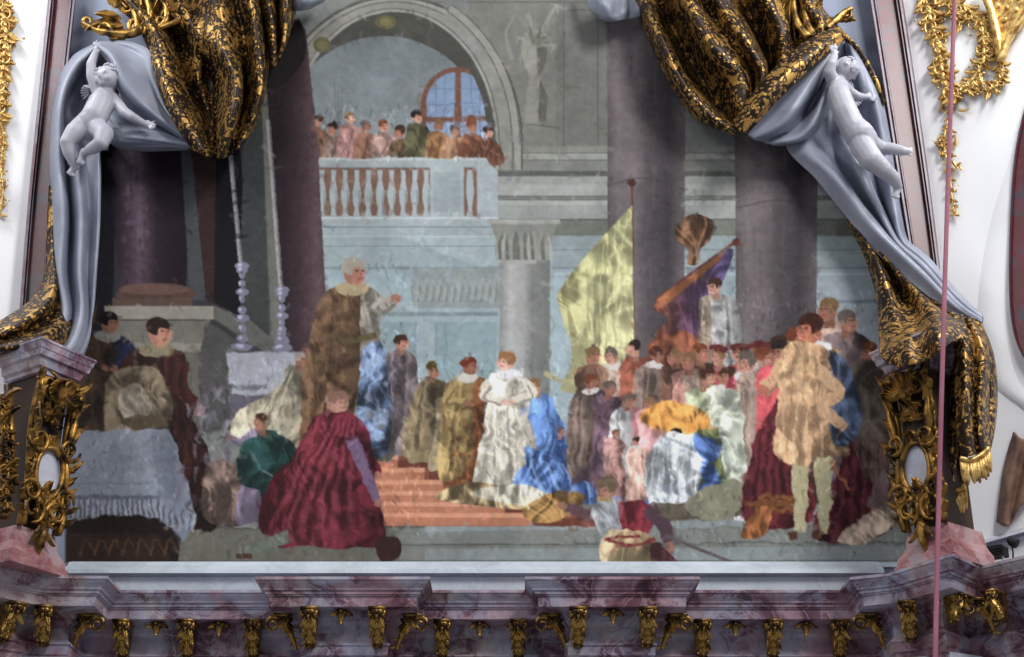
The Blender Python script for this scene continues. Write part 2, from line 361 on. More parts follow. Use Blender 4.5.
SK = [(168, 122, 104), (150, 104, 86), (182, 138, 120), (140, 96, 80)]
HR = [(70, 44, 34), (44, 34, 32), (120, 92, 64), (96, 84, 78), (110, 60, 40)]
for i, (x, y, c) in enumerate([(318, 122, (120, 88, 70)), (334, 128, (128, 104, 96)), (350, 118, (150, 112, 108)), (366, 126, (128, 92, 76)), (384, 126, (146, 118, 110)), (400, 132, (96, 76, 58)), (417, 116, (86, 84, 62)), (438, 124, (132, 96, 64)), (454, 130, (140, 108, 84)), (472, 126, (128, 84, 62)), (488, 132, (110, 74, 60))]):
    poly([(x-12, 164), (x-10, y+12), (x-3, y+7), (x+6, y+8), (x+13, y+16), (x+15, 164)], c, smooth=True, mott=9)
    stroke([(x-6, y+14), (x+2, 150), (x+12, 156)], 4, 2, sh(c, 1.25), .7); stroke([(x+4, y+12), (x-4, 160)], 3, 2, sh(c, .7), .7)
    head(x, y, 6, SK[i % 4], HR[i % 5], rr.choice([-1, 1]))
# ---- balustrade
rect(312, 158, 486, 168, (146, 154, 156)); line(312, 159, 486, 159, (172, 178, 180), 2); line(312, 168, 486, 168, (104, 112, 114), 1.5)
rect(314, 168, 492, 216, (120, 92, 80), mott=8)
for i in range(10):
    x = 322+i*11.6; poly([(x-2.5, 170), (x+2.5, 170), (x+2, 180), (x+4.2, 192), (x+3.6, 202), (x+1.8, 208), (x+3.4, 216), (x-3.4, 216), (x-1.8, 208), (x-3.6, 202), (x-4.2, 192), (x-2, 180)], (152, 162, 165), mott=0)
    line(x+2.6, 190, x+2.2, 214, (110, 120, 124), 1.4, .7)
rect(430, 160, 464, 218, (148, 158, 162)); rect(434, 172, 460, 212, (140, 150, 154)); x = 470
poly([(x-2.5, 170), (x+2.5, 170), (x+4.2, 192), (x+1.8, 208), (x+3.4, 216), (x-3.4, 216), (x-1.8, 208), (x-4.2, 192)], (152, 162, 165), mott=0)
poly([(477, 160), (486, 158), (498, 172), (498, 218), (477, 218)], (150, 160, 164))
poly([(312, 216), (498, 216), (500, 236), (318, 236)], (146, 157, 161)); line(314, 218, 498, 218, (174, 182, 185), 2); line(316, 227, 500, 227, (112, 124, 128), 1.2)
# ---- slender column with leafy capital
rect(533, 240, 550, 420, (122, 124, 121), col2=(104, 108, 106)); rect(500, 262, 534, 430, [(0, (128, 130, 128)), (.3, (164, 165, 163)), (.7, (146, 147, 145)), (1, (112, 114, 112))])
poly([(490, 222), (558, 222), (552, 240), (545, 262), (500, 262), (496, 240)], (126, 128, 122))
for i in range(16):
    x = 497+i*3.6; stroke([(x, 260), (x-1, 244), (x+rr.uniform(-5, 5), 230+rr.uniform(0, 6))], 4, 1.5, rr.choice([(158, 158, 150), (96, 98, 92), (140, 141, 134)]), .8)
rect(488, 219, 560, 224, (150, 151, 145)); rect(498, 260, 536, 264, (152, 152, 148))
# ---- two great columns
for (x0, x1, y0, y1) in ((607, 686, -20, 400), (735, 818, 100, 400)):
    xb = x0+(x1-x0)*.0
    poly([(x0, y0), (x1, y0), (x1-2, y1), (x0+1, y1)], [(0, (92, 86, 88)), (.14, (116, 107, 109)), (.36, (108, 100, 103)), (.52, (84, 78, 82)), (.78, (66, 61, 66)), (.9, (86, 80, 83)), (1, (98, 91, 94))], mott=8)
    for i in range(60):
        x = rr.uniform(x0+2, x1-4); y = rr.uniform(y0, y1); stroke([(x, y), (x+rr.uniform(-3, 3), y+rr.uniform(15, 50))], rr.uniform(2, 5), 1, rr.choice([(122, 112, 114), (64, 59, 63), (102, 94, 98)]), .16)
stroke([(607, 186), (645, 178), (686, 190)], 1.2, 1.2, (70, 60, 64), .7); stroke([(736, 208), (780, 200), (818, 210)], 1.2, 1.2, (70, 60, 64), .6)
# ---- dark left bay: column, niche, pilasters, candles
poly([(60, 60), (300, 60), (318, 200), (330, 400), (60, 400)], (58, 58, 64))
poly([(60, 130), (118, 130), (112, 330), (60, 330)], (38, 36, 44))
poly([(104, 140), (190, 140), (186, 292), (122, 292)], [(0, (34, 30, 38)), (.25, (70, 54, 66)), (.42, (92, 74, 88)), (.62, (48, 36, 44)), (1, (34, 26, 32))], mott=8)
for i in range(50):
    x = rr.uniform(124, 152); y = rr.uniform(160, 285); ell(x, y, rr.uniform(1, 3), rr.uniform(2, 6), rr.choice([(112, 92, 108), (52, 40, 50)]), .3)
poly([(180, 140), (200, 140), (216, 300), (190, 300)], (72, 74, 78)); poly([(190, 140), (216, 140), (222, 308), (206, 300)], (58, 40, 40))
poly([(216, 140), (240, 140), (250, 322), (214, 302)], (20, 17, 25)); poly([(244, 120), (288, 60), (300, 380), (240, 335)], (80, 84, 82), mott=8)
poly([(243, 150), (262, 110), (270, 350), (240, 330)], (62, 66, 66)); poly([(262, 100), (272, 80), (282, 372), (272, 360)], (104, 104, 98))
poly([(262, 20), (290, 14), (306, 30), (318, 150), (326, 300), (320, 420), (300, 400), (284, 330)], [(0, (40, 34, 42)), (.35, (48, 36, 42)), (.6, (66, 50, 56)), (.85, (92, 74, 78)), (1, (78, 62, 66))], mott=8)
poly([(258, 40), (286, 30), (300, 20), (304, 60), (268, 90)], (38, 32, 34), smooth=True)
ell(156, 294, 41, 9, (88, 66, 60), mott=8); ell(154, 289, 36, 6, (110, 84, 74), .8); rect(112, 298, 192, 308, (92, 74, 66))
poly([(104, 306), (214, 306), (214, 320), (106, 320)], (138, 134, 124)); poly([(214, 306), (250, 320), (312, 372), (312, 384), (214, 320)], (96, 96, 92))
poly([(106, 320), (210, 320), (206, 342), (108, 342)], (112, 109, 102)); rect(104, 342, 206, 352, (132, 128, 118)); rect(108, 352, 200, 440, (98, 95, 88))
poly([(206, 320), (300, 384), (300, 430), (200, 430), (200, 352)], (78, 78, 76)); line(106, 320, 214, 320, (70, 66, 60), 1.5); line(214, 320, 310, 384, (60, 60, 58), 1.5)
def candle(x0, y0, x1, y1, yb):
    stroke([(x0, y0), (x1, y1)], 4.5, 4.5, (150, 148, 150), .9, 3); stroke([(x0+1.5, y0), (x1+1.5, y1)], 1.5, 1.5, (96, 92, 96), .9, 3)
    for y, w in ((y1, 10), (y1+4, 8), (y1+9, 4), (y1+18, 5), (y1+26, 9), (y1+33, 4), (y1+44, 6), (y1+52, 10), (yb-22, 6), (yb-12, 9), (yb-4, 14)): ell(x1+1, y, w*.75, 4, (118, 116, 136), .95); ell(x1-1, y-1, w*.25, 2, (176, 176, 196), .8)
candle(230, 150, 241, 266, 350); candle(268, 120, 281, 290, 352)
poly([(228, 352), (300, 352), (310, 372), (262, 410), (230, 410)], (152, 154, 164)); rect(230, 384, 268, 388, (108, 110, 118)); rect(230, 394, 268, 412, (96, 92, 104))
# ---- floor ledges in the foreground of the painting
poly([(150, 500), (912, 500), (912, 567), (60, 567), (60, 530)], (112, 114, 108))
poly([(180, 514), (905, 512), (905, 524), (180, 528)], (126, 128, 122)); line(180, 528, 905, 524, (78, 80, 76), 2, .8)
poly([(170, 530), (905, 528), (905, 545), (168, 548)], (120, 124, 120)); poly([(420, 514), (905, 508), (905, 516), (420, 520)], (150, 156, 158))
poly([(425, 526), (905, 518), (905, 524), (425, 532)], (134, 142, 144)); line(395, 545, 905, 543, (84, 88, 86), 2, .8)
poly([(160, 549), (905, 546), (905, 561), (160, 561)], (118, 120, 114)); line(160, 561, 905, 561, (88, 92, 92), 1.5)
poly([(170, 528), (395, 530), (400, 562), (165, 562)], (92, 88, 76), .6)
rect(420, 562, 912, 568, (176, 190, 202)); rect(60, 562, 420, 568, (128, 140, 150))
poly([(425, 549), (905, 546), (905, 560), (425, 560)], (132, 140, 142), .8)
# ---- terracotta steps
for i, (xa, xb, y) in enumerate([(362, 398, 455), (362, 425, 468), (362, 450, 480), (362, 478, 491), (362, 505, 502), (362, 532, 513)]):
    poly([(xa, y), (xb+70, y+2), (xb+70, y+13), (xa, y+13)], (132, 80, 64), mott=6); poly([(xa, y), (xb, y), (xb, y+13), (xa, y+13)], (176, 116, 90), mott=6)
    poly([(xa, y), (xb, y), (xb+34, y+5), (xa, y+4)], (206, 146, 116), .9); poly([(xb, y), (xb+50, y+5), (xb+50, y+13), (xb, y+13)], (104, 58, 48), .8)
# ---- generic robed people
def robe(x, y, h, c, w=.42, c2=None, lean=0.0, seed=0, fade=1.0, face=1, skin=None, hair=None, arm=None, collar=None, cap=None, legs=False, sash=None, light=-1):
    """one standing person: base at (x,y), height h; robe colour c, mantle colour c2"""
    r = random.Random(seed*7+int(x*3+y)); hr = h*.068; sx = x+lean*h
    skin = skin or r.choice(SK); hair = hair or r.choice(HR)
    top = y-h+hr*2.1; sw = h*.125; hw = h*w/2
    if legs:
        for s in (-1, 1):
            stroke([(x+s*h*.04, y-h*.42), (x+s*h*.055, y-h*.2), (x+s*h*.05, y-2)], h*.085, h*.045, legs, 1); stroke([(x+s*h*.05-2, y-1), (x+s*h*.05+face*h*.05, y)], h*.03, h*.03, (90, 60, 48), 1, 4)
        yb = y-h*.36
    else: yb = y
    out = [(sx-sw*.6, top), (sx+sw*.6, top), (sx+sw*1.15, top+h*.06), (sx+sw*1.1, top+h*.25), (x+hw*.8, y-(y-top)*.42 if not legs else yb-h*.12), (x+hw, yb-2), (x+hw*.3, yb+1), (x-hw*.4, yb), (x-hw, yb-1), (x-hw*.8, y-(y-top)*.4 if not legs else yb-h*.12), (sx-sw*1.1, top+h*.22), (sx-sw*1.1, top+h*.05)]
    poly(out, [(0, sh(c, 1.12)), (.35, sh(c, 1.18)), (.7, sh(c, .86)), (1, sh(c, .66))], smooth=True, mott=11)
    n = max(5, int(h*w/5))
    for i in range(n):
        t = (i+.5)/n*2-1; xb = x+hw*t*.92; xt = sx+sw*t*.8
        ym = (top+yb)/2+r.uniform(-.08, .08)*h
        if r.random() < .7: stroke([(xt, top+h*r.uniform(.08, .45)), ((xt+xb)/2+r.uniform(-6, 6), ym), (xb+r.uniform(-4, 4), yb-2-r.uniform(0, .15)*h)], r.uniform(.6, 1.5), r.uniform(2, 5), sh(c, r.uniform(.5, .7) if i % 2 else r.uniform(1.15, 1.4)), r.uniform(.2, .5))
    if c2:
        s = face
        poly([(sx-s*sw*1.1, top+h*.03), (sx+s*sw*.2, top), (sx+s*sw*.3, top+h*.2), (x-s*hw*.0, yb-h*.18), (x-s*hw*1.1, yb-h*.05), (x-s*hw*1.2, yb-h*.35), (sx-s*sw*1.6, top+h*.2)], [(0, sh(c2, 1.15)), (.5, c2), (1, sh(c2, .72))], smooth=True, mott=11)
        for i in range(3):
            t = i/4; stroke([(sx-s*sw*(.9-t*.8), top+h*.05), (x-s*(hw*.9-t*hw*.8), yb-h*(.1+.1*t))], 1.5, r.uniform(2, 4), sh(c2, .6 if i % 2 else 1.35), .5)
    if sash: stroke([(sx-sw, top+h*.24), (sx, top+h*.27), (sx+sw, top+h*.24)], h*.03, h*.03, sash, .9)
    stroke([(sx, top-hr*.5), (sx, top+hr*.5)], hr*.8, hr*1.0, sh(skin, .85), 1, 3)
    if arm is not None:
        for s, (ex, ey, hx, hy) in arm:
            a = (sx+s*sw*.95, top+h*.07); cc = c2 if (c2 and s == -face) else c
            stroke([a, (sx+ex*h, top+ey*h), (sx+hx*h, top+hy*h)], h*.085, h*.065, sh(cc, 1.1), 1); stroke([(a[0]+1, a[1]+h*.03), (sx+ex*h, top+ey*h+h*.03), (sx+hx*h, top+hy*h+h*.02)], h*.02, h*.02, sh(cc, .6), .6)
            ell(sx+hx*h, top+hy*h, h*.026, h*.022, skin, mott=0)
    if collar: ell(sx, top+hr*.15, hr*1.25, hr*.55, collar, mott=0)
    head(sx+face*hr*.15, y-h+hr, hr, skin, hair, face, cap)
AR = [(-1, (-.16, .16, -.02, .2)), (1, (.16, .16, .03, .21))]
AU = [(1, (.2, .1, .3, .02)), (-1, (-.15, .17, -.02, .2))]
AL = [(-1, (-.2, .12, -.3, .08)), (1, (.15, .17, .04, .2))]
# left: two behind the table, one dark brown before it
poly([(66, 390), (92, 330), (98, 300), (84, 360), (80, 432), (66, 432)], (92, 70, 52), smooth=True)
robe(108, 470, 158, (34, 40, 66), .52, c2=(60, 48, 40), face=1, hair=(24, 20, 22), collar=(120, 116, 112), arm=AR, skin=(120, 84, 70))
robe(182, 528, 210, (62, 34, 30), .32, c2=(46, 28, 26), face=1, lean=-.12, skin=(168, 118, 100), hair=(44, 30, 26), collar=(132, 124, 98), arm=[(1, (.12, .2, .2, .3))])
poly([(112, 372), (150, 366), (170, 392), (166, 430), (110, 431), (104, 400)], (104, 92, 76), smooth=True, mott=14)
poly([(120, 392), (140, 384), (152, 404), (146, 420), (126, 418)], (142, 132, 118), smooth=True, mott=10)
rect(66, 430, 170, 434, (140, 146, 156)); ell(146, 422, 26, 7, (84, 72, 56))
# ---- covered side table
poly([(66, 520), (185, 505), (178, 562), (66, 562)], (40, 30, 28)); poly([(66, 532), (160, 535), (172, 560), (66, 562)], (66, 48, 38), .6)
for i in range(7): stroke([(80+i*14, 556), (86+i*14, 540), (94+i*14, 552)], 3, 1, (104, 76, 52), .7)
poly([(66, 430), (170, 430), (184, 470), (197, 522), (184, 541), (160, 518), (66, 514)], [(0, (118, 124, 136)), (.7, (132, 138, 150)), (.82, (104, 110, 124)), (1, (136, 142, 154))], mott=5)
poly([(150, 432), (170, 430), (180, 500), (160, 500)], (98, 104, 118), .5); line(68, 484, 156, 484, (96, 102, 116), 1.4, .6); line(100, 430, 104, 484, (100, 106, 118), 1.2, .5)
rect(68, 496, 158, 500, (92, 96, 110)); 
for i in range(36): line(70+i*2.6, 500, 70+i*2.6+rr.uniform(-.6, .6), 517, (150, 154, 164) if i % 2 else (66, 66, 78), 1.2, .9)
for i in range(12): line(158+i*3.2, 502+i*2.0+(i > 7)*-8, 158+i*3.2, 520+i*1.8-(i > 7)*8, (152, 156, 166) if i % 2 else (70, 70, 82), 1.3, .9)
# pale carved ornament behind
for i in range(60):
    x = 212+rr.gauss(0, 13); y = rr.uniform(378, 500); stroke([(x, y), (x+rr.uniform(-7, 7), y+8), (x+rr.uniform(-6, 6), y+14)], 5, 2, rr.choice([(136, 130, 142), (92, 86, 100), (112, 106, 120), (70, 64, 74)]), .6)
# upper platform group
robe(290, 450, 98, (150, 140, 120), .95, c2=(158, 150, 130), face=1, hair=(150, 140, 130), skin=(140, 100, 80), lean=.1)
robe(400, 455, 120, (128, 116, 118), .4, c2=(116, 104, 110), seed=3)
robe(432, 462, 98, (104, 92, 68), .5, c2=(122, 108, 84), seed=4, hair=(90, 70, 30), face=1)
robe(448, 470, 88, (124, 112, 92), .45, seed=9)
robe(352, 458, 200, (140, 134, 124), .42, c2=(96, 74, 56), seed=5, face=1, hair=(150, 140, 128), arm=[(1, (.16, .1, .22, .06))], collar=(158, 142, 112), skin=(150, 104, 88), sash=(96, 82, 58))
poly([(362, 350), (384, 346), (390, 400), (386, 452), (362, 456), (358, 400)], (92, 108, 134), smooth=True, mott=22)
for i in range(40): ell(rr.uniform(362, 386), rr.uniform(352, 450), 2, 3, rr.choice([(140, 150, 168), (66, 86, 124), (120, 120, 120)]), .6)
for i in range(40): ell(rr.uniform(316, 348), rr.uniform(300, 430), 2.5, 4, rr.choice([(66, 48, 40), (134, 112, 82), (92, 72, 56)]), .6)
# front left: green and crimson cloaks
poly([(205, 470), (232, 460), (246, 500), (240, 524), (206, 520)], (120, 100, 92), smooth=True, mott=16)
robe(262, 522, 108, (118, 106, 128), .5, c2=(34, 62, 60), seed=11, face=-1, hair=(70, 46, 36), arm=AL)
poly([(240, 446), (262, 436), (292, 440), (296, 474), (268, 490), (240, 484)], (36, 66, 64), smooth=True, mott=14)
stroke([(250, 450), (262, 470), (288, 482)], 2, 3, (110, 116, 122), .7)
robe(330, 545, 152, (94, 34, 44), .72, c2=(84, 28, 38), seed=12, face=1, hair=(150, 120, 108), arm=[(1, (.2, .22, .3, .4))], skin=(156, 112, 96), lean=.02)
poly([(258, 528), (280, 480), (316, 420), (340, 410), (372, 440), (364, 540), (300, 544)], [(0, (96, 36, 46)), (.5, (110, 46, 56)), (1, (82, 30, 42))], smooth=True, mott=14)
for i in range(12): stroke([(330+i*2.5, 420), (300+i*5, 470), (270+i*8, 530)], 2, 5, (62, 18, 28) if i % 2 else (138, 70, 80), .45)
head(338, 402, 11, (164, 122, 106), (132, 96, 84), 1); stroke([(352, 440), (364, 470), (376, 500)], 13, 9, (112, 90, 118), 1); ell(378, 503, 5, 4, (150, 104, 88))
stroke([(240, 556), (262, 546), (290, 536)], 9, 12, (104, 112, 102), 1); stroke([(236, 556), (252, 556)], 5, 5, (80, 56, 44), 1, 4); poly([(376, 540), (398, 538), (400, 556), (382, 562)], (58, 36, 34), smooth=True)
# centre: people on the steps, in brown, ivory and blue
robe(468, 488, 130, (124, 78, 50), .38, c2=(150, 128, 84), seed=21, face=1, hair=(110, 52, 32), collar=(190, 186, 176), arm=AR)
for i in range(30): ell(rr.uniform(450, 484), rr.uniform(420, 484), 1.8, 2.5, rr.choice([(80, 44, 34), (160, 110, 66)]), .6)
robe(536, 495, 118, (60, 96, 168), .66, c2=(72, 116, 192), seed=22, face=-1, hair=(130, 100, 64))
robe(508, 494, 142, (186, 180, 166), .5, seed=23, face=-1, hair=(140, 100, 64), collar=(206, 208, 210), arm=AR, skin=(196, 152, 136))
for x, b, h, c, s in ((560, 500, 74, (66, 104, 180), 31), (594, 502, 62, (78, 124, 200), 32), (622, 504, 66, (70, 110, 184), 33)): robe(x, b, h, c, 1.0, c2=sh(c, 1.15), seed=s)
poly([(526, 448), (560, 462), (600, 470), (640, 466), (650, 486), (630, 500), (580, 504), (540, 500)], [(0, (84, 126, 200)), (.4, (70, 112, 190)), (1, (96, 140, 206))], smooth=True, mott=20)
for i in range(14): stroke([(530+i*8, 460+i), (536+i*8, 476), (548+i*7, 498)], 2, 4, (46, 80, 156) if i % 2 else (150, 180, 226), .5)
poly([(440, 492), (480, 482), (540, 498), (560, 512), (450, 502)], (160, 140, 104), smooth=True, mott=20); poly([(470, 494), (520, 484), (556, 500), (540, 508)], (184, 178, 160), smooth=True, mott=16)
poly([(524, 508), (560, 490), (585, 498), (560, 520), (532, 522)], (140, 108, 66), smooth=True, mott=20)
# banners, plain
stroke([(632, 184), (634, 400)], 2.6, 2.6, (110, 70, 58), 1, 4); ell(632, 183, 4, 4, (80, 48, 40))
poly([(632, 205), (600, 240), (572, 272), (556, 296), (566, 330), (580, 356), (604, 372), (634, 350)], [(0, (146, 142, 100)), (.5, (168, 166, 122)), (1, (180, 178, 132))], smooth=False, mott=10)
for i in range(9): stroke([(628-i*6, 212+i*8), (616-i*4, 290), (622-i*5, 352+i)], 1.5, 3, (140, 138, 96) if i % 2 else (196, 194, 150), .45)
poly([(566, 300), (580, 340), (600, 372), (585, 392), (560, 388), (572, 360)], (150, 146, 108), smooth=True); stroke([(545, 372), (568, 380), (600, 366)], 5, 3, (164, 158, 114), .9)
stroke([(655, 300), (735, 242)], 3, 3, (104, 66, 50), 1, 4); ell(736, 242, 4, 4, (90, 50, 40))
poly([(656, 302), (730, 248), (720, 290), (704, 330), (690, 350), (656, 336), (668, 318)], [(0, (126, 74, 50)), (.4, (96, 66, 88)), (1, (82, 72, 116))], smooth=True, mott=14); poly([(656, 300), (728, 248), (718, 262), (664, 306)], (140, 88, 56), mott=10)
poly([(676, 226), (694, 214), (714, 222), (710, 240), (700, 250), (698, 264), (688, 264), (688, 250), (678, 242)], (108, 78, 58), smooth=True, mott=18)   # urn finial on a pole
poly([(648, 346), (680, 330), (706, 350), (690, 378), (656, 372)], (116, 70, 52), smooth=True, mott=18)
stroke([(592, 345), (598, 390), (600, 420)], 3, 4, (84, 66, 66), 1); stroke([(636, 345), (640, 380)], 4, 4, (130, 86, 60), 1)
# crowd, back rows first
crowd = [(592, 470, 122, (96, 72, 62)), (612, 460, 112, (110, 84, 70)), (636, 462, 122, (120, 70, 56)), (655, 465, 118, (104, 82, 66)), (676, 460, 112, (84, 60, 52)), (716, 400, 122, (116, 104, 92)), (700, 470, 126, (88, 56, 60)),
         (690, 480, 128, (150, 108, 100)), (720, 480, 134, (120, 60, 58)), (742, 480, 136, (150, 70, 66)), (762, 490, 148, (176, 150, 146)), (780, 500, 165, (166, 156, 160)), (795, 500, 172, (92, 68, 62)), (830, 470, 172, (116, 84, 78)), (846, 470, 160, (96, 82, 84)), (870, 490, 148, (120, 98, 86)), (888, 500, 150, (104, 92, 80)),
         (590, 482, 108, (84, 68, 80)), (608, 486, 106, (100, 78, 90)), (628, 492, 98, (164, 112, 116)), (650, 494, 98, (172, 128, 128)), (672, 496, 92, (150, 110, 90)), (614, 496, 68, (156, 118, 112)), (636, 500, 64, (176, 142, 130)),
         (706, 515, 150, (150, 156, 128)), (728, 515, 150, (166, 168, 150)), (748, 516, 165, (152, 62, 70)), (764, 518, 172, (182, 178, 184)), (782, 520, 180, (156, 66, 72))]
for i, (x, b, h, c) in enumerate(crowd):
    robe(x, b, h, c, .36, seed=50+i, face=rr.choice([-1, 1, -1]), c2=sh(rr.choice([c, (140, 120, 110), (150, 150, 150)]), rr.uniform(.8, 1.1)) if i % 2 else None,
         collar=rr.choice([None, (190, 184, 182), None]), cap=(96, 40, 40) if i in (8, 9, 10) else None)
for i in range(26):
    x, y = rr.uniform(655, 760), rr.uniform(330, 350); 
poly([(642, 412), (668, 400), (704, 410), (708, 428), (680, 434), (648, 426)], (170, 118, 60), smooth=True, mott=20)
poly([(690, 440), (722, 430), (738, 470), (732, 505), (700, 505)], (104, 112, 74), smooth=True, mott=16); poly([(716, 400), (740, 396), (744, 470), (728, 480)], (176, 182, 168), smooth=True, mott=12)
robe(676, 516, 88, (170, 176, 184), .6, seed=91, face=1, arm=AR); poly([(650, 452), (668, 432), (694, 440), (704, 470), (690, 510), (660, 512), (644, 486)], (176, 182, 188), smooth=True, mott=16)
for i in range(9): stroke([(656+i*5, 440), (652+i*5, 474), (650+i*6, 508)], 1.5, 3.5, (120, 128, 140) if i % 2 else (204, 208, 212), .5)
for pts in ([(692, 436), (716, 440), (720, 456), (704, 462)], [(700, 462), (716, 470), (724, 492), (706, 484)], [(702, 486), (728, 490), (730, 506), (708, 502)]): poly(pts, (70, 110, 190), smooth=True, mott=20)
poly([(640, 506), (730, 504), (736, 518), (640, 520)], (84, 76, 62), .9, smooth=True); poly([(688, 500), (736, 480), (736, 516), (696, 518)], (130, 130, 110), smooth=True)
# right foreground: large dark red hangings, standing man in buff coat
poly([(744, 520), (752, 450), (778, 400), (800, 420), (808, 520)], (84, 32, 40), smooth=True, mott=14)
poly([(812, 536), (840, 470), (850, 420), (888, 420), (890, 500), (880, 536)], (78, 34, 42), smooth=True, mott=14)
poly([(846, 376), (872, 360), (896, 400), (898, 470), (870, 480), (850, 430)], (88, 78, 70), smooth=True, mott=12)
for i in range(12): stroke([(758+i*4, 430), (754+i*4, 470), (750+i*5, 515)], 2, 4, (56, 18, 26) if i % 2 else (120, 54, 62), .5); stroke([(840+i*4, 440), (834+i*5, 480), (826+i*6, 530)], 2, 4, (52, 20, 28) if i % 2 else (108, 54, 60), .5)
for i in range(3): ell(768+i*14, 503, 10, 10, (130, 84, 48)); ell(768+i*14, 503, 6, 6, (84, 48, 32)); ell(767+i*14, 502, 3, 3, (150, 104, 60))
poly([(740, 534), (760, 500), (772, 512), (768, 534), (752, 540)], (134, 84, 50), smooth=True, mott=12); rect(744, 500, 808, 506, (116, 72, 44))
robe(812, 536, 222, (184, 148, 112), .34, seed=77, face=-1, hair=(70, 34, 26), skin=(176, 110, 84), collar=(206, 204, 202), legs=(176, 168, 132), arm=[(-1, (-.16, .16, -.22, .2))])
poly([(822, 352), (848, 362), (860, 400), (856, 440), (832, 442), (826, 400)], (70, 84, 108), smooth=True, mott=18)
poly([(782, 350), (806, 342), (830, 356), (828, 420), (812, 462), (776, 456), (778, 400)], [(0, (190, 152, 116)), (.5, (202, 164, 126)), (1, (150, 118, 92))], smooth=True, mott=10)
for i in range(7): stroke([(786+i*6, 360), (784+i*6, 410), (780+i*7, 456)], 1.5, 3, (140, 104, 78) if i % 2 else (220, 184, 146), .5)
stroke([(818, 372), (840, 392), (822, 408), (846, 430)], 16, 12, (188, 152, 118), 1)
stroke([(830, 462), (850, 490)], 3, 3, (150, 100, 64), 1, 4)
poly([(838, 540), (858, 520), (888, 505), (900, 520), (880, 534), (862, 544)], (156, 138, 120), smooth=True, mott=16)
poly([(866, 505), (884, 470), (888, 505)], (120, 116, 112), .6, smooth=True)
# foreground kneeler in plain tan breeches and a red jerkin, and a lone staff
stroke([(600, 520), (580, 512), (566, 506)], 12, 9, (96, 70, 76), 1); ell(562, 505, 5, 4, (150, 110, 90))
poly([(592, 512), (604, 500), (630, 500), (650, 508), (652, 530), (640, 540), (608, 540), (596, 528)], [(0, (150, 154, 158)), (.5, (120, 124, 130)), (1, (84, 84, 92))], smooth=True, mott=12)
poly([(618, 504), (640, 500), (654, 512), (650, 532), (626, 534)], (112, 42, 52), smooth=True, mott=12)
stroke([(648, 508), (662, 524), (668, 544)], 15, 11, (84, 62, 72), 1); ell(670, 547, 5, 5, (150, 108, 90))
poly([(602, 538), (618, 530), (644, 532), (656, 544), (654, 562), (640, 573), (612, 571), (600, 558)], [(0, (178, 158, 124)), (.5, (160, 140, 108)), (1, (112, 96, 74))], smooth=True, mott=12)
stroke([(603, 540), (628, 546), (654, 540)], 3, 3, (120, 44, 50), .9); stroke([(628, 546), (626, 558), (630, 571)], 2, 2, (96, 80, 60), .7)
poly([(650, 544), (664, 548), (682, 570), (656, 572)], (96, 56, 62), smooth=True, mott=12); stroke([(612, 569), (640, 569)], 7, 7, (84, 66, 54), .9)
head(606, 490, 12, (150, 112, 94), (104, 88, 70), -1); stroke([(598, 498), (612, 502)], 5, 5, (150, 130, 84), .9)
stroke([(664, 536), (706, 552), (757, 572)], 3.2, 3.6, (92, 84, 86), 1); stroke([(606, 540), (640, 536)], 3, 3, (110, 36, 44), .9, 4)
# brushwork: short loaded strokes following the drapery, then a slight wander of every edge
def dabs(n, x0, x1, y0, y1, L, w, amp, a=.5, vert=1.0, seed=1, keep=None):
    R = random.Random(seed)
    for _ in range(n):
        x, y = R.uniform(x0, x1), R.uniform(y0, y1)
        if keep and not keep(x, y): continue
        iy, ix = int(y-PY0), int(x-PX0)
        if not (0 <= iy < Hd and 0 <= ix < Wd): continue
        c = img[iy, ix]; f = R.choice([1-amp*R.random(), 1+amp*R.random(), 1+amp*.6*R.random()])
        an = R.gauss(PI/2, .45 if vert else 3); l = L*R.uniform(.5, 1.3); bx, by = math.cos(an)*l, math.sin(an)*l; cu = R.uniform(-.25, .25)*l
        tint = np.array([R.uniform(.94, 1.08), 1.0, R.uniform(.92, 1.08)])
        stroke([(x-bx/2, y-by/2), (x+cu, y), (x+bx/2, y+by/2)], w*R.uniform(.6, 1.3), w*.4, tuple(np.clip(c*f*tint, 0, 255)), a, 5)
figs = lambda x, y: (y > 335 and (x < 215 or (x < 330 and y > 360) or x > 565)) or (y > 355 and x > 425 and not (y > 440 and x < 440) and y < 505) or (y > 260 and 300 < x < 420) or (y > 290 and x > 700)
dabs(3200, 75, 905, 260, 560, 9, 2.6, .34, .42, seed=3, keep=figs)
dabs(3800, 75, 905, 300, 545, 5, 1.9, .6, .42, seed=4, keep=figs)
dabs(500, 312, 495, 104, 160, 5, 2, .5, .5, seed=5)
dabs(2600, 66, 905, -10, 560, 16, 5, .12, .35, vert=0, seed=6)
wx = (fbm(14, 501)-.5)*7+(fbm(4, 510)-.5)*1.6; wy = (fbm(14, 601)-.5)*7+(fbm(4, 610)-.5)*1.6
gy, gx = np.mgrid[0:Hd, 0:Wd].astype(float)
mk = np.clip((gy-330+PY0*0)/40, 0.12, 1.0); mk = np.where((gy+PY0 > 545), .12, mk); mk = np.where((gy+PY0 > 452) & (gx+PX0 > 385) & (gx+PX0 < 560), .15, mk)
mk = np.where((gy+PY0 < 160) & (gy+PY0 > 100) & (gx+PX0 > 312) & (gx+PX0 < 480), .8, mk)
gx = np.clip(gx+wx*mk, 0, Wd-1.001); gy = np.clip(gy+wy*mk, 0, Hd-1.001)
x_i, y_i = gx.astype(int), gy.astype(int); fx_, fy_ = (gx-x_i)[..., None], (gy-y_i)[..., None]
img = (img[y_i, x_i]*(1-fx_)+img[y_i, x_i+1]*fx_)*(1-fy_)+(img[y_i+1, x_i]*(1-fx_)+img[y_i+1, x_i+1]*fx_)*fy_
g_ = img.mean(-1, keepdims=True); img = g_+(img-g_)*.84
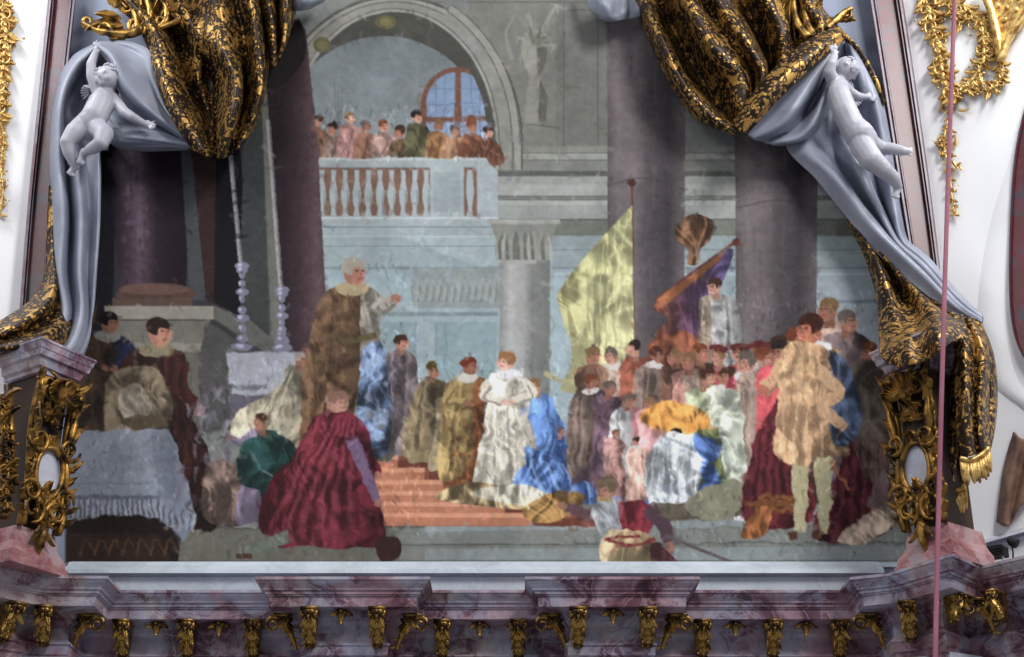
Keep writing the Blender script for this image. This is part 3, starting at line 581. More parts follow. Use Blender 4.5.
bl = np.clip((img[..., 2:3]-img[..., 0:1]-40)/60, 0, 1)*.3; img = img*(1-bl)+img.mean(-1, keepdims=True)*bl
img = 108+(img-108)*1.12-5
# overall painterly mottling and the fine seams between the days' plaster
img *= (1+(fbm(60, 11)-.5)[..., None]*.16+(fbm(7, 30)-.5)[..., None]*.10)
img += (fbm(3, 77)-.5)[..., None]*10
img = np.clip(img, 4, 250)
GAINM = 1.0
alb = np.clip(lin(img*1.0)/MURAL_E, 0, .92)
xs = np.arange(PX0, PX1+1); ys = np.arange(PY0, PY1+1)
A = (xs[None]-512)/F+0*ys[:, None]; K = (ys[:, None]-328.5)/F+0*xs[None]
dy = cF+sF*K; dz = sF-cF*K; T = D/dy
vx = np.stack([A*T, np.full_like(A, 0.0), CAMZ+dz*T], -1).reshape(-1, 3)
idx = np.arange(Hd*Wd).reshape(Hd, Wd)
q = np.stack([idx[:-1, :-1], idx[1:, :-1], idx[1:, 1:], idx[:-1, 1:]], -1).reshape(-1, 4)
# outline: the top corners lie outside the painted field
X = (xs[None, :-1]+0*ys[:-1, None]).ravel(); Y = (ys[:-1, None]+0*xs[None, :-1]).ravel()
q = q[~(((X < 150) & (Y < 62)) | ((X > 800) & (Y < 64)) | (X-890 > (Y-200)*.19+0))]
me = bpy.data.meshes.new('mural'); me.vertices.add(len(vx)); me.vertices.foreach_set('co', vx.ravel())
me.loops.add(len(q)*4); me.loops.foreach_set('vertex_index', q.ravel()); me.polygons.add(len(q)); me.polygons.foreach_set('loop_start', np.arange(len(q))*4)
me.update(); me.validate()
ca = me.color_attributes.new('pigment', 'FLOAT_COLOR', 'POINT')
ca.data.foreach_set('color', np.concatenate([alb.reshape(-1, 3), np.ones((Hd*Wd, 1))], 1).astype(np.float32).ravel())
m, nt, b = newmat('fresco_pigment'); at = nt.nodes.new('ShaderNodeVertexColor'); at.layer_name = 'pigment'
nt.links.new(at.outputs['Color'], b.inputs['Base Color']); b.inputs['Roughness'].default_value = .75; b.inputs['Specular IOR Level'].default_value = .25
v = coords(nt); n2 = N(nt, 'ShaderNodeTexNoise', Scale=6.0, Detail=6.0); nt.links.new(v, n2.inputs['Vector']); bump(nt, b, n2.outputs['Fac'], .12, .05)
me.materials.append(m); mural = bpy.data.objects.new('mural', me); C.objects.link(mural); mural.location = (0, D, 0)
tag(mural, 'large painted wall mural of a colonnaded hall crowded with robed people, between the stucco curtains', 'mural')
# ------------------------------------------------------------------ ray helpers and walls
def ray(px, py):
    a = (px-512)/F; k = (py-328.5)/F
    return Vector((a, cF+sF*k, sF-cF*k))
def onplane(px, py, o, n, off=0):
    """point of a vertical wall (through o, facing n) seen at a photo position, lifted off the wall by off"""
    d = ray(px, py); c = Vector((0, 0, CAMZ)); n = Vector(n).normalized()
    t = ((Vector(o)+n*off)-c).dot(n)/d.dot(n)
    return c+d*t
def X_at(px, y, z): return (px-512)/F*(y*cF+(z-CAMZ)*sF)
ZC = CAMZ+3.56      # height of the cornice's upper edge
def wallbox(name, a, b, z0, z1, th, m):
    a = Vector((*a, 0)); b = Vector((*b, 0)); d = (b-a).normalized(); n = Vector((-d.y, d.x, 0))*th
    mb = MB(); pr = [a, b, b+n, a+n]
    mb.add([(*p.xy, z0) for p in pr]+[(*p.xy, z1) for p in pr], [(0, 1, 2, 3), (7, 6, 5, 4)]+[(i, i+4, (i+1) % 4+4, (i+1) % 4) for i in range(4)])
    return struct(mb.build(name, m, smooth=False))
wallbox('wall_back', (-5.4, D+.02), (4.6, D+.02), 2.2, 13.6, .3, M['wall'])
RO = Vector((4.30, 13.52, 0)); RD = Vector((.8, -.6, 0)); RN = Vector((-.6, -.8, 0))
LO = Vector((-4.87, 13.60, 0)); LD = Vector((-.9, -.436, 0)); LN = Vector((.436, -.9, 0))
wallbox('wall_right', (RO.x, RO.y), (RO.x+RD.x*5, RO.y+RD.y*5), 2.2, 13.6, .3, M['white'])
wallbox('wall_left', (LO.x+LD.x*4, LO.y+LD.y*4), (LO.x, LO.y), 2.2, 13.6, .3, M['white'])
def ramp_strip(n, edges, m, d0=.0):
    """moulded marble strip: edges = [(y, x_left, x_right)...]; a red field between two raised fillets"""
    prof = [(0, 0), (0, .2), (.05, .25), (.11, .25), (.13, .2), (.17, .22), (.2, .22), (.22, .16), (.78, .16), (.80, .22), (.83, .22), (.87, .2), (.89, .25), (.95, .25), (1, .2), (1, 0)]
    e = cr(edges, 30); t = MB()
    t.grid([[P(xl+(xr-xl)*f, y, d0+d) for f, d in prof[7:9]] for y, xl, xr in e])
    o = struct(t.build('trim_%d' % n, m, smooth=False))
    for sl in (prof[0:8], prof[8:]):
        t = MB(); t.grid([[P(xl+(xr-xl)*f, y, d0+d) for f, d in sl] for y, xl, xr in e])
        t.build('fillet', M['fillet'], smooth=False).parent = o
    return o
ramp_strip(1, [(-30, 51, 78), (0, 48, 76), (100, 38, 65), (200, 28, 55), (300, 20, 48), (380, 14, 42)], M['red'])
ramp_strip(2, [(-30, 863, 897), (0, 869, 903), (100, 885, 918), (200, 901, 932), (290, 916, 943), (340, 924, 950)], M['redright'])
# arched reveal and its red strip on the right-hand wall
def wr(px, py, off=0): return onplane(px, py, RO, RN, off)
t = MB(); arc = cr([(1052, 60), (1030, 120), (1014, 170), (1000, 215), (990, 262), (985, 310), (988, 350), (1000, 385), (1030, 410)], 40)
t.grid([[wr(x-10, y, -.01), wr(x-5, y-.5, .01), wr(x+2, y, .025), wr(x+14, y, .025), wr(x+24, y, -.01)] for x, y in arc])
struct(t.build('trim_3', M['white']))
t = MB(); e = cr([(40, 1046, 1066), (110, 1024, 1050), (160, 1014, 1036), (220, 1010, 1030), (290, 1009, 1028), (330, 1013, 1030), (355, 1022, 1035), (370, 1034, 1048)], 30)
t.grid([[wr(xl, y, -.01), wr(xl, y, .06), wr(xl+2, y, .08), wr(xl+3, y, .05), wr(xr, y, .05), wr(xr, y, 0)] for y, xl, xr in e])
struct(t.build('trim_4', M['redright'], smooth=False))
# little ledge moulding at the foot of the right-hand wall
t = MB(); e = [(942, 505, 14), (950, 512, 14), (968, 549, 14), (1060, 522, 14)]
t.grid([[wr(x, y-6, -.01), wr(x, y-5, .06), wr(x, y-1, .09), wr(x, y+1, .03), wr(x, y+5, .05), wr(x, y+8, -.01)] for x, y, _ in e[2:]])
struct(t.build('trim_5', M['block'], smooth=False))
# ------------------------------------------------------------------ the cornice
def sweep(path, prof, close_back=None):
    """mitred sweep: path = plan points of the outermost edge, prof = (inward offset, height)"""
    n = len(path); rows = []
    pts = [Vector(p) for p in path]; off = []
    for i in range(n):
        d0 = (pts[i]-pts[i-1]).normalized() if i else None; d1 = (pts[i+1]-pts[i]).normalized() if i < n-1 else None
        d0 = d0 or d1; d1 = d1 or d0
        n0 = Vector((-d0.y, d0.x)); n1 = Vector((-d1.y, d1.x)); b = (n0+n1).normalized(); off.append(b/max(.35, b.dot(n0)))
    return [[(pts[i].x+off[i].x*o, pts[i].y+off[i].y*o, z) for o, z in prof] for i in range(n)]
CP = [(-5.6, 11.15), (-4.35, 12.41), (-4.04, 12.70), (-3.51, 12.72), (-3.51, 13.18), (-2.236, 13.18), (-2.236, 12.74), (-.713, 12.74), (-.713, 13.18), (.113, 13.18), (.113, 12.74), (1.636, 12.74), (1.636, 13.18), (2.94, 13.18), (2.94, 12.76), (3.25, 12.63), (3.64, 12.03), (3.98, 12.41), (4.40, 11.93), (5.6, 10.55)]
capprof = [(.55, 0), (0, 0), (0, -.025), (.015, -.03), (.02, -.045), (.035, -.06), (.06, -.085), (.065, -.1), (.085, -.105), (.085, -.13), (.1, -.135), (.1, -.145), (.115, -.15), (.12, -.235), (.34, -.24)]
frprof = [(.34, -.24), (.345, -.275), (.36, -.285), (.365, -.31), (.385, -.33), (.39, -.345), (.40, -.35), (.40, -.47), (.385, -.475), (.385, -.49), (.36, -.50), (.36, -.515), (.375, -.52), (.38, -.60), (.40, -.61), (.40, -.66), (.42, -.67), (.42, -1.1)]
t = MB(); t.grid(sweep(CP, [(o, ZC+z) for o, z in capprof])); cap = t.build('trim_6', M['purple'], smooth=False); struct(cap)
t = MB(); t.grid(sweep(CP, [(o, ZC+z) for o, z in frprof])); fr = t.build('frieze', M['purple'], smooth=False); fr.parent = cap
# pale slabs under each break of the cornice
k = 7
for px0, px1, y in ((22, 68, 13.06), (317, 380, 13.12), (577, 640, 13.12)):
    z = ZC-.66; xa, xb = X_at(px0, y, z), X_at(px1, y, z); t = MB(); t.box((xa, y-.03, z-.5), (xb, y+.4, z-.0)); t.box((xa-.02, y-.05, z-.02), (xb+.02, y+.4, z+.02))
    struct(t.build('trim_%d' % k, M['block'], smooth=False)); k += 1
for a, b in (((3.32, 12.98), (3.60, 12.88)), ((3.72, 12.72), (4.05, 12.9)), ((4.35, 12.78), (5.6, 11.3))):
    z = ZC-.66; wallbox('trim_%d' % k, a, b, z-.5, z+.0, .25, M['block']); k += 1
# pale ledge at the mural's foot
t = MB(); x0, x1 = -4.1, 3.4
def zz(py, d): return P(512, py, d).z
lp = [(0, zz(561.5, 0)), (.10, zz(562, .1)), (.12, zz(565, .12)), (.20, zz(566.5, .2)), (.24, zz(569, .24)), (.25, zz(573, .25)), (.15, zz(574, .15)), (.15, zz(576, .15)), (.17, zz(577, .17)), (.17, zz(600, .17))]
t.grid([[(x, D-d, z) for d, z in lp] for x in (x0, -1.9, -.3, -.29, 1.2, x1)])
struct(t.build('baseboard_back', M['pale'], smooth=False))
# ------------------------------------------------------------------ gilded ornament vocabulary
def scroll(mb, fn, u, v, r, a0, turns, th, w=0, sgn=1, lift=0, n=26, k=.75):
    pts, rad = [], []
    for i in range(n):
        q = i/(n-1); a = a0+sgn*turns*2*PI*q; rr_ = r*(1-k*q)
        pts.append(fn(u+rr_*math.cos(a), v+rr_*math.sin(a), w+lift*q)); rad.append(th*(1-.55*q)*(.35+.65*min(1, q*6)))
    mb.tube(pts, rad, n=7)
def leaf(mb, fn, u, v, ang, L, W, w=0, curl=.5, bend=.6, wl=None, lobes=4):
    """acanthus leaf: lobed, ridged, its tip curling off the ground; wl turns L into height units of w"""
    wl = wl or 1.0; rows = []; n = 3*lobes+2; a = ang; x, y = u, v
    for i in range(n):
        q = i/(n-1); a = ang+bend*q*q; ln = L/(n-1); x += ln*math.cos(a); y += ln*math.sin(a)
        wd = W*math.sin(PI*min(1, q*.86+.14))**.7*(.72+.28*abs(math.sin(lobes*PI*q)))*(1-.25*q); h = w+wl*L*curl*(.15+q*q*.5)*.9
        px_, py_ = -math.sin(a), math.cos(a)
        rows.append([fn(x+px_*wd*s, y+py_*wd*s, h+wl*W*(.55*(1-abs(s))**.6-.25*abs(s))-(wl*W*.25 if abs(abs(s)-.5) < .1 else 0)) for s in (-1, -.5, -.12, 0, .12, .5, 1)])
    mb.grid(rows); mb.grid([[Vector(p)-(Vector(fn(x, y, wl*W*.35))-Vector(fn(x, y, 0))) for p in r][::-1] for r in rows])
def rocaille(mb, fn, path, seed, r, wl, dens=1.0, w0=0.0, spread=1.0):
    """chain of C-scrolls, leaves and shells along a path, in the wall's own units"""
    R = random.Random(seed); p = cr(path, max(3, int(len(path)*2*dens)))
    mb.tube([fn(x, y, w0+wl*r*.2) for x, y in cr(path, 24)], wl*r*.22, n=7)
    for i, (x, y) in enumerate(p):
        dx, dy = (p[min(i+1, len(p)-1)]-p[max(i-1, 0)]); a = math.atan2(dy, dx)
        for s in (-1, 1):
            leaf(mb, fn, x, y, a+s*R.uniform(.4, 1.3), r*R.uniform(.7, 1.3)*spread, r*R.uniform(.3, .46), w0+wl*r*.1, R.uniform(.3, .8), s*R.uniform(.2, 1.1), wl)
        scroll(mb, fn, x+R.uniform(-.3, .3)*r, y+R.uniform(-.3, .3)*r, r*R.uniform(.35, .65), a+R.uniform(0, 6), R.uniform(.8, 1.3), wl*r*.13, w0+wl*r*.35, R.choice([-1, 1]))
        mb.ball(fn(x, y, w0+wl*r*.45), wl*r*.16, n=7)
        for _ in range(3): mb.ball(fn(x+R.gauss(0, .5)*r, y+R.gauss(0, .5)*r, w0+wl*r*R.uniform(.1, .4)), wl*r*R.uniform(.1, .2), n=7)
        scroll(mb, fn, x+R.uniform(-.7, .7)*r, y+R.uniform(-.7, .7)*r, r*R.uniform(.25, .45), R.uniform(0, 6), R.uniform(.8, 1.2), wl*r*.1, w0+wl*r*.2, R.choice([-1, 1]))
wallfn = lambda dd: (lambda u, v, w: P(u, v, dd+w))
# ------------------------------------------------------------------ gilded brackets under the cornice
def bracket_mesh():
    mb = MB(); fn = lambda u, v, w: Vector((u, -w, v))
    prof = [(.0, .235), (-.03, .25), (-.07, .235), (-.12, .175), (-.17, .125), (-.22, .10), (-.265, .085), (-.29, .045), (-.30, .01)]
    rows = []
    for z, d in prof:
        wd = .062*(1+z*1.1)
        rows.append([Vector((wd*s, -d+(.02 if abs(s) == 1 else 0), z)) for s in (-1, -.6, 0, .6, 1)])
    mb.grid(rows); mb.grid([[Vector((p.x, 0.02, p.z)) for p in r][::-1] for r in rows])
    for s in (0, 4): mb.grid([[r[s], Vector((r[s].x, .02, r[s].z))] for r in rows])
    for s in (-1, 1):
        mb.tube([Vector((s*.066, -.19+.05*math.cos(a)*(1-a/9), -.05+.05*math.sin(a)*(1-a/9))) for a in np.linspace(0, 7.5, 26)], .013, n=6)
        for i, (z, d) in enumerate(prof[2:8]): mb.ball((s*.058*(1+z*1.0), -d, z), .019-.0012*i, n=8)
        leaf(mb, fn, s*.02, -.05, -PI/2+s*.25, .13, .028, .225, .1, s*.5, 1)
        leaf(mb, fn, s*.03, -.14, -PI/2+s*.2, .11, .022, .135, .1, s*.4, 1)
    for i, (z, d) in enumerate(prof[1:]): mb.ball((0, -d-.008, z-.008), .021-.0012*i, n=8)
    mb.box((-.075, -.255, -.012), (.075, .01, .006))
    return mb
def pendant_mesh():
    mb = MB(); fn = lambda u, v, w: Vector((u, -w, v))
    mb.tube([(0, -.12, 0), (0, -.12, -.03), (0, -.12, -.05), (0, -.12, -.09), (0, -.12, -.11)], [.05, .055, .035, .022, .006], n=10)
    for i in range(8):
        a = i*PI/4; mb.ball((.055*math.cos(a), -.12+.055*math.sin(a), -.02), .018, n=7)
    for s in (-1, 1): leaf(mb, fn, s*.02, -.01, -.25 if s > 0 else PI+.25, .09, .022, .12, .2, -s*.6, 1)
    mb.ball((0, -.12, -.11), .016, n=8); return mb
def cornerscroll_mesh():
    mb = MB(); fn = lambda u, v, w: Vector((u, -w, v))
    scroll(mb, fn, -.085, -.075, .075, .4, 1.35, .022, .13, 1); scroll(mb, fn, .02, -.045, .05, 3.0, 1.1, .018, .16, -1)
    mb.tube([fn(-.04, -.03, .14), fn(.03, -.06, .15), fn(.07, -.13, .12), fn(.10, -.21, .09), fn(.13, -.28, .05)], [.02, .03, .028, .022, .01], n=8)
    for i in range(7): q = i/6; mb.ball(fn(.02+.10*q, -.05-.22*q, .17-.11*q), .024-.009*q, n=8)
    for a, L in ((-1.2, .12), (-.7, .10), (-1.6, .11), (-2.6, .09), (.3, .07)): leaf(mb, fn, .03, -.06, a, L, .026, .15, .3, .4, 1)
    for i in range(6): leaf(mb, fn, .05+.016*i, -.09-.033*i, -.3 if i % 2 else -2.6, .055, .016, .13-.014*i, .3, .5, 1)
    mb.box((-.10, -.2, -.012), (.07, .0, .006)); return mb
bm0 = bracket_mesh().build('gilded_bracket', M['gold']); pm0 = pendant_mesh().build('gilded_pendant', M['gold']); cm0 = cornerscroll_mesh().build('corner_scroll', M['gold'])
used = {}
def place(src, px, y, label, group, rz=0, flip=False, dz=0, sc=1.0):
    z = ZC-.245+dz
    o = src if src.name not in used else src.copy()
    if o is src: used[src.name] = 1
    else: C.objects.link(o)
    o.location = (X_at(px, y, z), y, z); o.rotation_euler = (0, 0, rz); o.scale = ((-sc if flip else sc), sc, sc)
    tag(o, label, src['category'] if 'category' in src else {'gilded_bracket': 'bracket', 'gilded_pendant': 'ornament', 'corner_scroll': 'ornament'}[src.name.split('.')[0]], group)
YR, YP = 13.52, 13.08
OR = ['first', 'second', 'third', 'fourth', 'fifth', 'sixth', 'seventh', 'eighth', 'ninth', 'tenth', 'eleventh', 'twelfth', 'thirteenth', 'fourteenth']
BR = [(127, YR), (191, YR), (256, YR), (312, YP), (379, YP), (443, YR), (518, YR), (577, YP), (646, YP), (700, YR), (770, YR), (836, YR)]
NTH = 'first gilded bracket right of the far-left angled corner of the cornice|second gilded bracket right of the far-left angled corner, in the recess|gilded bracket at the right end of the first cornice recess|left gilded bracket under the cornice break left of centre|right gilded bracket under the cornice break left of centre|left gilded bracket in the narrow middle recess of the cornice|right gilded bracket in the narrow middle recess of the cornice|left gilded bracket under the cornice break below the kneeling figure|right gilded bracket under the cornice break below the kneeling figure|leftmost gilded bracket of the wide recess on the right|middle gilded bracket of the wide cornice recess on the right|rightmost gilded bracket of the wide cornice recess on the right'.split('|')
G1 = 'gilded brackets under the cornice'
for (px, y), lb in zip(BR, NTH): place(bm0, px, y, lb, G1)
place(bm0, 48, 13.02, 'gilded bracket under the left end block of the cornice', G1, .12)
place(bm0, 6, 12.86, 'half-seen gilded bracket at the left edge of the photo', G1, .75)
place(bm0, 907, 12.86, 'gilded bracket under the right end block, left of the pink cable', G1, -.25)
place(bm0, 948, 12.55, 'gilded bracket at the corner just right of the pink cable', G1, .6, sc=.72)
place(bm0, 1000, 12.42, 'gilded bracket at the far right edge under the side cornice', G1, -.85, sc=.8)
G2 = 'small pendants between the brackets'
for px, y, lb in ((160, YR, 'small gilded pendant in the left cornice recess, leftmost of its pair'), (222, YR, 'small gilded pendant in the left cornice recess, rightmost of its pair'), (343, YP, 'small gilded pendant under the cornice break left of centre'), (480, YR, 'small gilded pendant in the narrow middle recess'), (612, YP, 'small gilded pendant under the cornice break below the kneeling figure'), (733, YR, 'small gilded pendant in the right recess, leftmost of its pair'), (803, YR, 'small gilded pendant in the right recess, rightmost of its pair')): place(pm0, px, y, lb, G2)
G3 = 'scrolls at the cornice corners'
for px, y, rz, fl, lb in ((92, 13.28, 0, True, 'gilded corner scroll where the left end block meets the first recess'), (285, 13.28, 0, False, 'gilded corner scroll left of the first central cornice break'), (412, 13.28, 0, True, 'gilded corner scroll right of the first central cornice break'),
                          (552, 13.28, 0, False, 'gilded corner scroll left of the second central cornice break'), (674, 13.28, 0, True, 'gilded corner scroll right of the second central cornice break'), (866, 13.25, 0, False, 'gilded corner scroll where the right recess meets the end block'), (974, 12.72, 0, False, 'small gilded corner scroll at the inner corner right of the cable')):
    place(cm0, px, y, lb, G3, rz, fl)
# ------------------------------------------------------------------ consoles carrying the curtain ends
def console(name, A, B, ztop, label, side):
    A = Vector((*A, 0)); B = Vector((*B, 0)); e = (B-A).normalized(); n = Vector((e.y, -e.x, 0)); W = (B-A).length; mid = (A+B)/2
    base = Vector((mid.x, mid.y, ZC)); r = empty(name, base); tag(r, label, 'pilaster')
    fn = lambda u, v, w: base+e*u+n*w+Vector((0, 0, v))
    H = ztop-ZC; ph = .36; ch = .27
    def block(levels, mat, nm, back=.5):
        mb = MB(); rows = []
        for v, g in levels: rows.append([fn(-W/2-g, v, g), fn(W/2+g, v, g), fn(W/2+g, v, -back), fn(-W/2-g, v, -back)])
        mb.grid([[tuple(p) for p in q] for q in rows], close=True); mb.f.append((0, 1, 2, 3)); k_ = len(rows)*4; mb.f.append((k_-1, k_-2, k_-3, k_-4))
        return mb.build(nm, mat, r, smooth=False)
    block([(0, .09), (.05, .09), (.06, .07), (.12, .065), (.17, .03), (.22, .005), (.28, .0), (ph, -.02)], M['pink'], 'pedestal')
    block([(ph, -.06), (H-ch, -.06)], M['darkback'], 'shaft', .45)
    block([(H-ch, -.02), (H-ch+.04, -.02), (H-ch+.05, .01), (H-ch+.12, .03), (H-ch+.13, .06), (H-.09, .07), (H-.08, .08), (H-.03, .09), (H-.02, .1), (H, .1)], M['purple'], 'capital', .5)
    hw = W/2; b0, b1 = ph, H-ch; h = b1-b0; cv = b0+h*.36
    g = MB(); R = random.Random(4)
    for s in (-1, 1):
        g.tube([fn(s*hw*.86, b0+h*q, .0+.03*math.sin(q*7)) for q in np.linspace(0, 1, 14)], [.035]*14, n=8)
        g.tube([fn(s*hw*(.86+.1*math.sin(q*PI*3)), b0+h*q, .05) for q in np.linspace(0, .95, 30)], [.025+.012*math.sin(q*20) for q in np.linspace(0, 1, 30)], n=8)
        scroll(g, fn, s*hw*.62, b1-.14, .14, PI/2, 1.5, .034, .06, s); scroll(g, fn, s*hw*.55, b0+.16, .13, -PI/2, 1.4, .032, .06, -s)
        scroll(g, fn, s*hw*.75, cv+.26, .12, 0 if s > 0 else PI, 1.2, .028, .08, -s); scroll(g, fn, s*hw*.8, cv-.22, .11, 0 if s > 0 else PI, 1.2, .028, .08, s)
        for i in range(11):
            q = i/10; leaf(g, fn, s*hw*.8, b0+.08+(h-.2)*q, (0 if s > 0 else PI)+s*R.uniform(.2, 1.3), R.uniform(.10, .2), R.uniform(.03, .05), .05, .7, s*R.uniform(.3, 1), 1)
        for i in range(9): leaf(g, fn, s*.02, b1-.33+.02*i, PI/2+s*(.1+.3*i), .26-.012*i, .045, .06+.004*i, .6, -s*.7, 1)
        for i in range(5): leaf(g, fn, s*.03, b0+.05+.05*i, PI/2+s*(1.3-.2*i), .18, .04, .03, .6, -s*.8, 1)
    # oval rim of small shells around the mirror
    for i in range(20):
        a = 2*PI*i/20; leaf(g, fn, .155*math.cos(a), cv+.235*math.sin(a), a+R.uniform(-.3, .3), R.uniform(.09, .14), .04, .04, .7, R.choice([-.8, .8]), 1)
    g.tube([fn(.15*math.cos(a), cv+.23*math.sin(a), .05) for a in np.linspace(0, 2*PI, 33)], .026, n=8, cap=False)
    for i in range(26):
        u, v = R.uniform(-hw*.7, hw*.7), R.uniform(b0+.03, b1-.03)
        if (u/.19)**2+((v-cv)/.28)**2 < 1: continue
        leaf(g, fn, u, v, R.uniform(0, 6.28), R.uniform(.1, .2), .04, .0, .7, R.choice([-1, 1]), 1)
    g.build('gilded_carving', M['oldgold'], r)
    mm = MB(); ring_ = [(.135*math.cos(a), cv+.215*math.sin(a)) for a in np.linspace(0, 2*PI, 32, endpoint=False)]
    mm.prism([fn(u, v, .02) for u, v in ring_], n*-.05); mm.build('oval_panel', M['block'], r, smooth=False)
    p = MB(); p.tube([fn(0, .42, .05), fn(0, .3, .07), fn(0, .2, .06), fn(0, .12, .05)], [.03, .05, .035, .008], n=8)
    for s in (-1, 0, 1): leaf(p, fn, 0, .40, -PI/2+s*.5, .2, .035, .07, .3, s*.3, 1)
    p.build('pendant', M['oldgold'], r)
    return r, fn
zt = P(889, 357, .85).z
console('gilded_console', (P(896, 450, .98).x, 12.64), (P(941, 450, 1.38).x, 12.28), zt, 'gilded rocaille console with oval panel on the right, beside the pink cable', 1)
zl = P(15, 342, 1.25).z
console('gilded_console', (P(25, 450, 1.3).x, 12.36), (P(68, 450, .9).x, 12.74), zl, 'gilded rocaille console with oval panel on the left, under the drape end', -1)
# sliver of a further gilded console at the far left edge
t = MB(); R = random.Random(2)
rocaille(t, wallfn(1.45), [(-4, 395), (3, 420), (6, 450), (8, 480), (4, 510)], 12, 11, .0095, 1.6)
for i in range(6): leaf(t, wallfn(1.45), 2, 400+i*18, -1.2+R.uniform(-.5, .5), 22, 5, .02, .5, .7, .0095)
t.tube([P(8, 385, 1.4), P(10, 430, 1.4), P(11, 470, 1.42), P(4, 520, 1.4)], .04)
tag(t.build('gilded_carving', M['oldgold']), 'sliver of gilded carving at the left edge, beside the left console', 'carving')
# ------------------------------------------------------------------ stucco curtains
def cloth(parent, name, m, cols, th=.03, **k):
    mb = MB(); mb.grid(sheet(cols, **k)); o = mb.build(name, m, parent); solidify(o, th); return o
def fringe(parent, path, ln, dirv, depth, n=26, seed=0, name='fringe'):
    mb = MB(); R = random.Random(seed)
    for x, y in cr(path, n):
        L = ln*R.uniform(.85, 1.1); dx, dy = dirv[0]+R.uniform(-.12, .12), dirv[1]
        mb.tube([P(x, y, depth), P(x+dx*L*.4+R.uniform(-1, 1), y+dy*L*.4, depth+.03), P(x+dx*L*.75, y+dy*L*.75, depth+.01), P(x+dx*L, y+dy*L, depth)], [.008, .017, .019, .009], n=6)
    pts = [P(x, y, depth+.02) for x, y in cr(path, 16)]; mb.tube(pts, .022, n=7)
    return mb.build(name, M['goldlight'], parent)
# left curtain
cl = empty('stucco_curtain', P(110, 150, .1)); tag(cl, 'gathered stucco curtain on the left, gold brocade with a blue-grey lining', 'curtain')
cloth(cl, 'brocade', M['brocade'], [
 [(96, -12, .2), (140, 30, .3), (163, 90, .42), (184, 128, .45), (200, 152, .4)],
 [(116, -12, .5), (156, 30, .55), (176, 88, .62), (196, 130, .6), (207, 156, .52)],
 [(140, -12, .3), (170, 34, .12), (189, 85, .08), (205, 122, .1), (212, 157, .38)],
 [(165, -12, .68), (188, 40, .3), (198, 80, .25), (209, 115, .2), (213, 158, .36)],
 [(188, -12, .3), (202, 35, .5), (213, 75, .1), (216, 110, .12), (216, 158, .38)],
 [(213, -12, .8), (222, 40, .7), (237, 80, .8), (232, 116, .78), (221, 158, .55)],
 [(232, -12, .4), (243, 40, .4), (244, 80, .2), (240, 116, .25), (227, 156, .4)],
 [(250, -12, .7), (258, 40, .66), (260, 80, .6), (251, 120, .5), (236, 150, .45)],
 [(262, -12, .1), (268, 40, .1), (266, 80, .15), (257, 120, .2), (241, 147, .25)]], nu=120, nv=80, fold=.05, seed=3, freq=4)
cloth(cl, 'brocade_fold', M['brocade'], [
 [(255, -12, .3), (262, 20, .3), (268, 45, .3), (272, 66, .28)], [(266, -12, .6), (271, 20, .55), (273, 45, .5), (274, 66, .36)],
 [(276, -12, .2), (278, 20, .2), (279, 45, .2), (276, 64, .25)], [(286, -12, .55), (286, 18, .5), (284, 40, .45), (278, 60, .34)], [(300, -12, .1), (294, 16, .12), (288, 36, .15), (280, 57, .2)]], nu=50, nv=40, fold=.02, seed=5)
cloth(cl, 'hem', M['brocade'], [
 [(150, 48, .42), (158, 80, .5), (174, 118, .56), (194, 150, .5)], [(156, 47, .5), (166, 80, .62), (182, 116, .68), (202, 152, .6)], [(162, 52, .42), (172, 82, .5), (190, 116, .56), (210, 152, .5)]], nu=14, nv=50, fold=.008, seed=9, th=.05)
cloth(cl, 'hanging_lining', M['lining'], [
 [(99, 42, .15), (70, 60, .2), (56, 95, .25), (51, 150, .3), (53, 215, .32), (53, 270, .36), (56, 315, .5), (40, 342, .7), (14, 349, .85)],
 [(101, 43, .4), (76, 66, .42), (61, 100, .5), (58, 150, .52), (62, 215, .56), (60, 270, .58), (66, 315, .7), (52, 345, .85), (25, 352, .95)],
 [(103, 44, .25), (80, 78, .15), (66, 110, .2), (66, 155, .22), (71, 215, .26), (70, 270, .3), (73, 312, .44), (62, 344, .7), (45, 354, .9)],
 [(104, 45, .3), (84, 88, .1), (74, 125, .15), (76, 165, .42), (80, 218, .5), (79, 270, .52), (82, 312, .6), (74, 345, .8), (60, 357, .9)],
 [(105, 46, .2), (90, 95, .08), (84, 130, .12), (86, 170, .25), (89, 220, .25), (86, 270, .28), (88, 312, .4), (82, 345, .6), (72, 360, .8)],
 [(107, 47, .1), (98, 100, .06), (100, 135, .1), (100, 170, .3), (99, 222, .35), (96, 270, .36), (93, 312, .42), (88, 340, .5), (80, 362, .6)]], nu=70, nv=110, fold=.035, seed=11, freq=2.2)
cloth(cl, 'lining_swag', M['lining'], [
 [(96, 43, .35), (125, 42, .4), (150, 52, .45), (155, 78, .45), (168, 112, .42), (196, 144, .38)],
 [(96, 44, .5), (120, 50, .45), (140, 70, .5), (150, 92, .5), (165, 117, .46), (195, 145, .42)],
 [(97, 44, .62), (113, 58, .72), (124, 84, .74), (140, 104, .68), (162, 122, .55), (194, 145, .42)],
 [(97, 45, .5), (109, 64, .5), (119, 90, .45), (135, 112, .35), (160, 128, .3), (192, 146, .3)]], nu=50, nv=70, fold=.02, seed=17, freq=1.6)
cloth(cl, 'lining_pouch', M['lining'], [
 [(112, 100, .12), (125, 112, .2), (145, 122, .3), (168, 132, .34), (192, 144, .36)],
 [(108, 112, .3), (122, 124, .42), (142, 132, .5), (166, 139, .48), (191, 146, .4)],
 [(104, 124, .3), (118, 138, .45), (138, 142, .5), (162, 144, .46), (189, 147, .38)],
 [(102, 130, .12), (116, 146, .2), (138, 150, .25), (162, 150, .25), (188, 149, .28)]], nu=40, nv=50, fold=.02, seed=19)
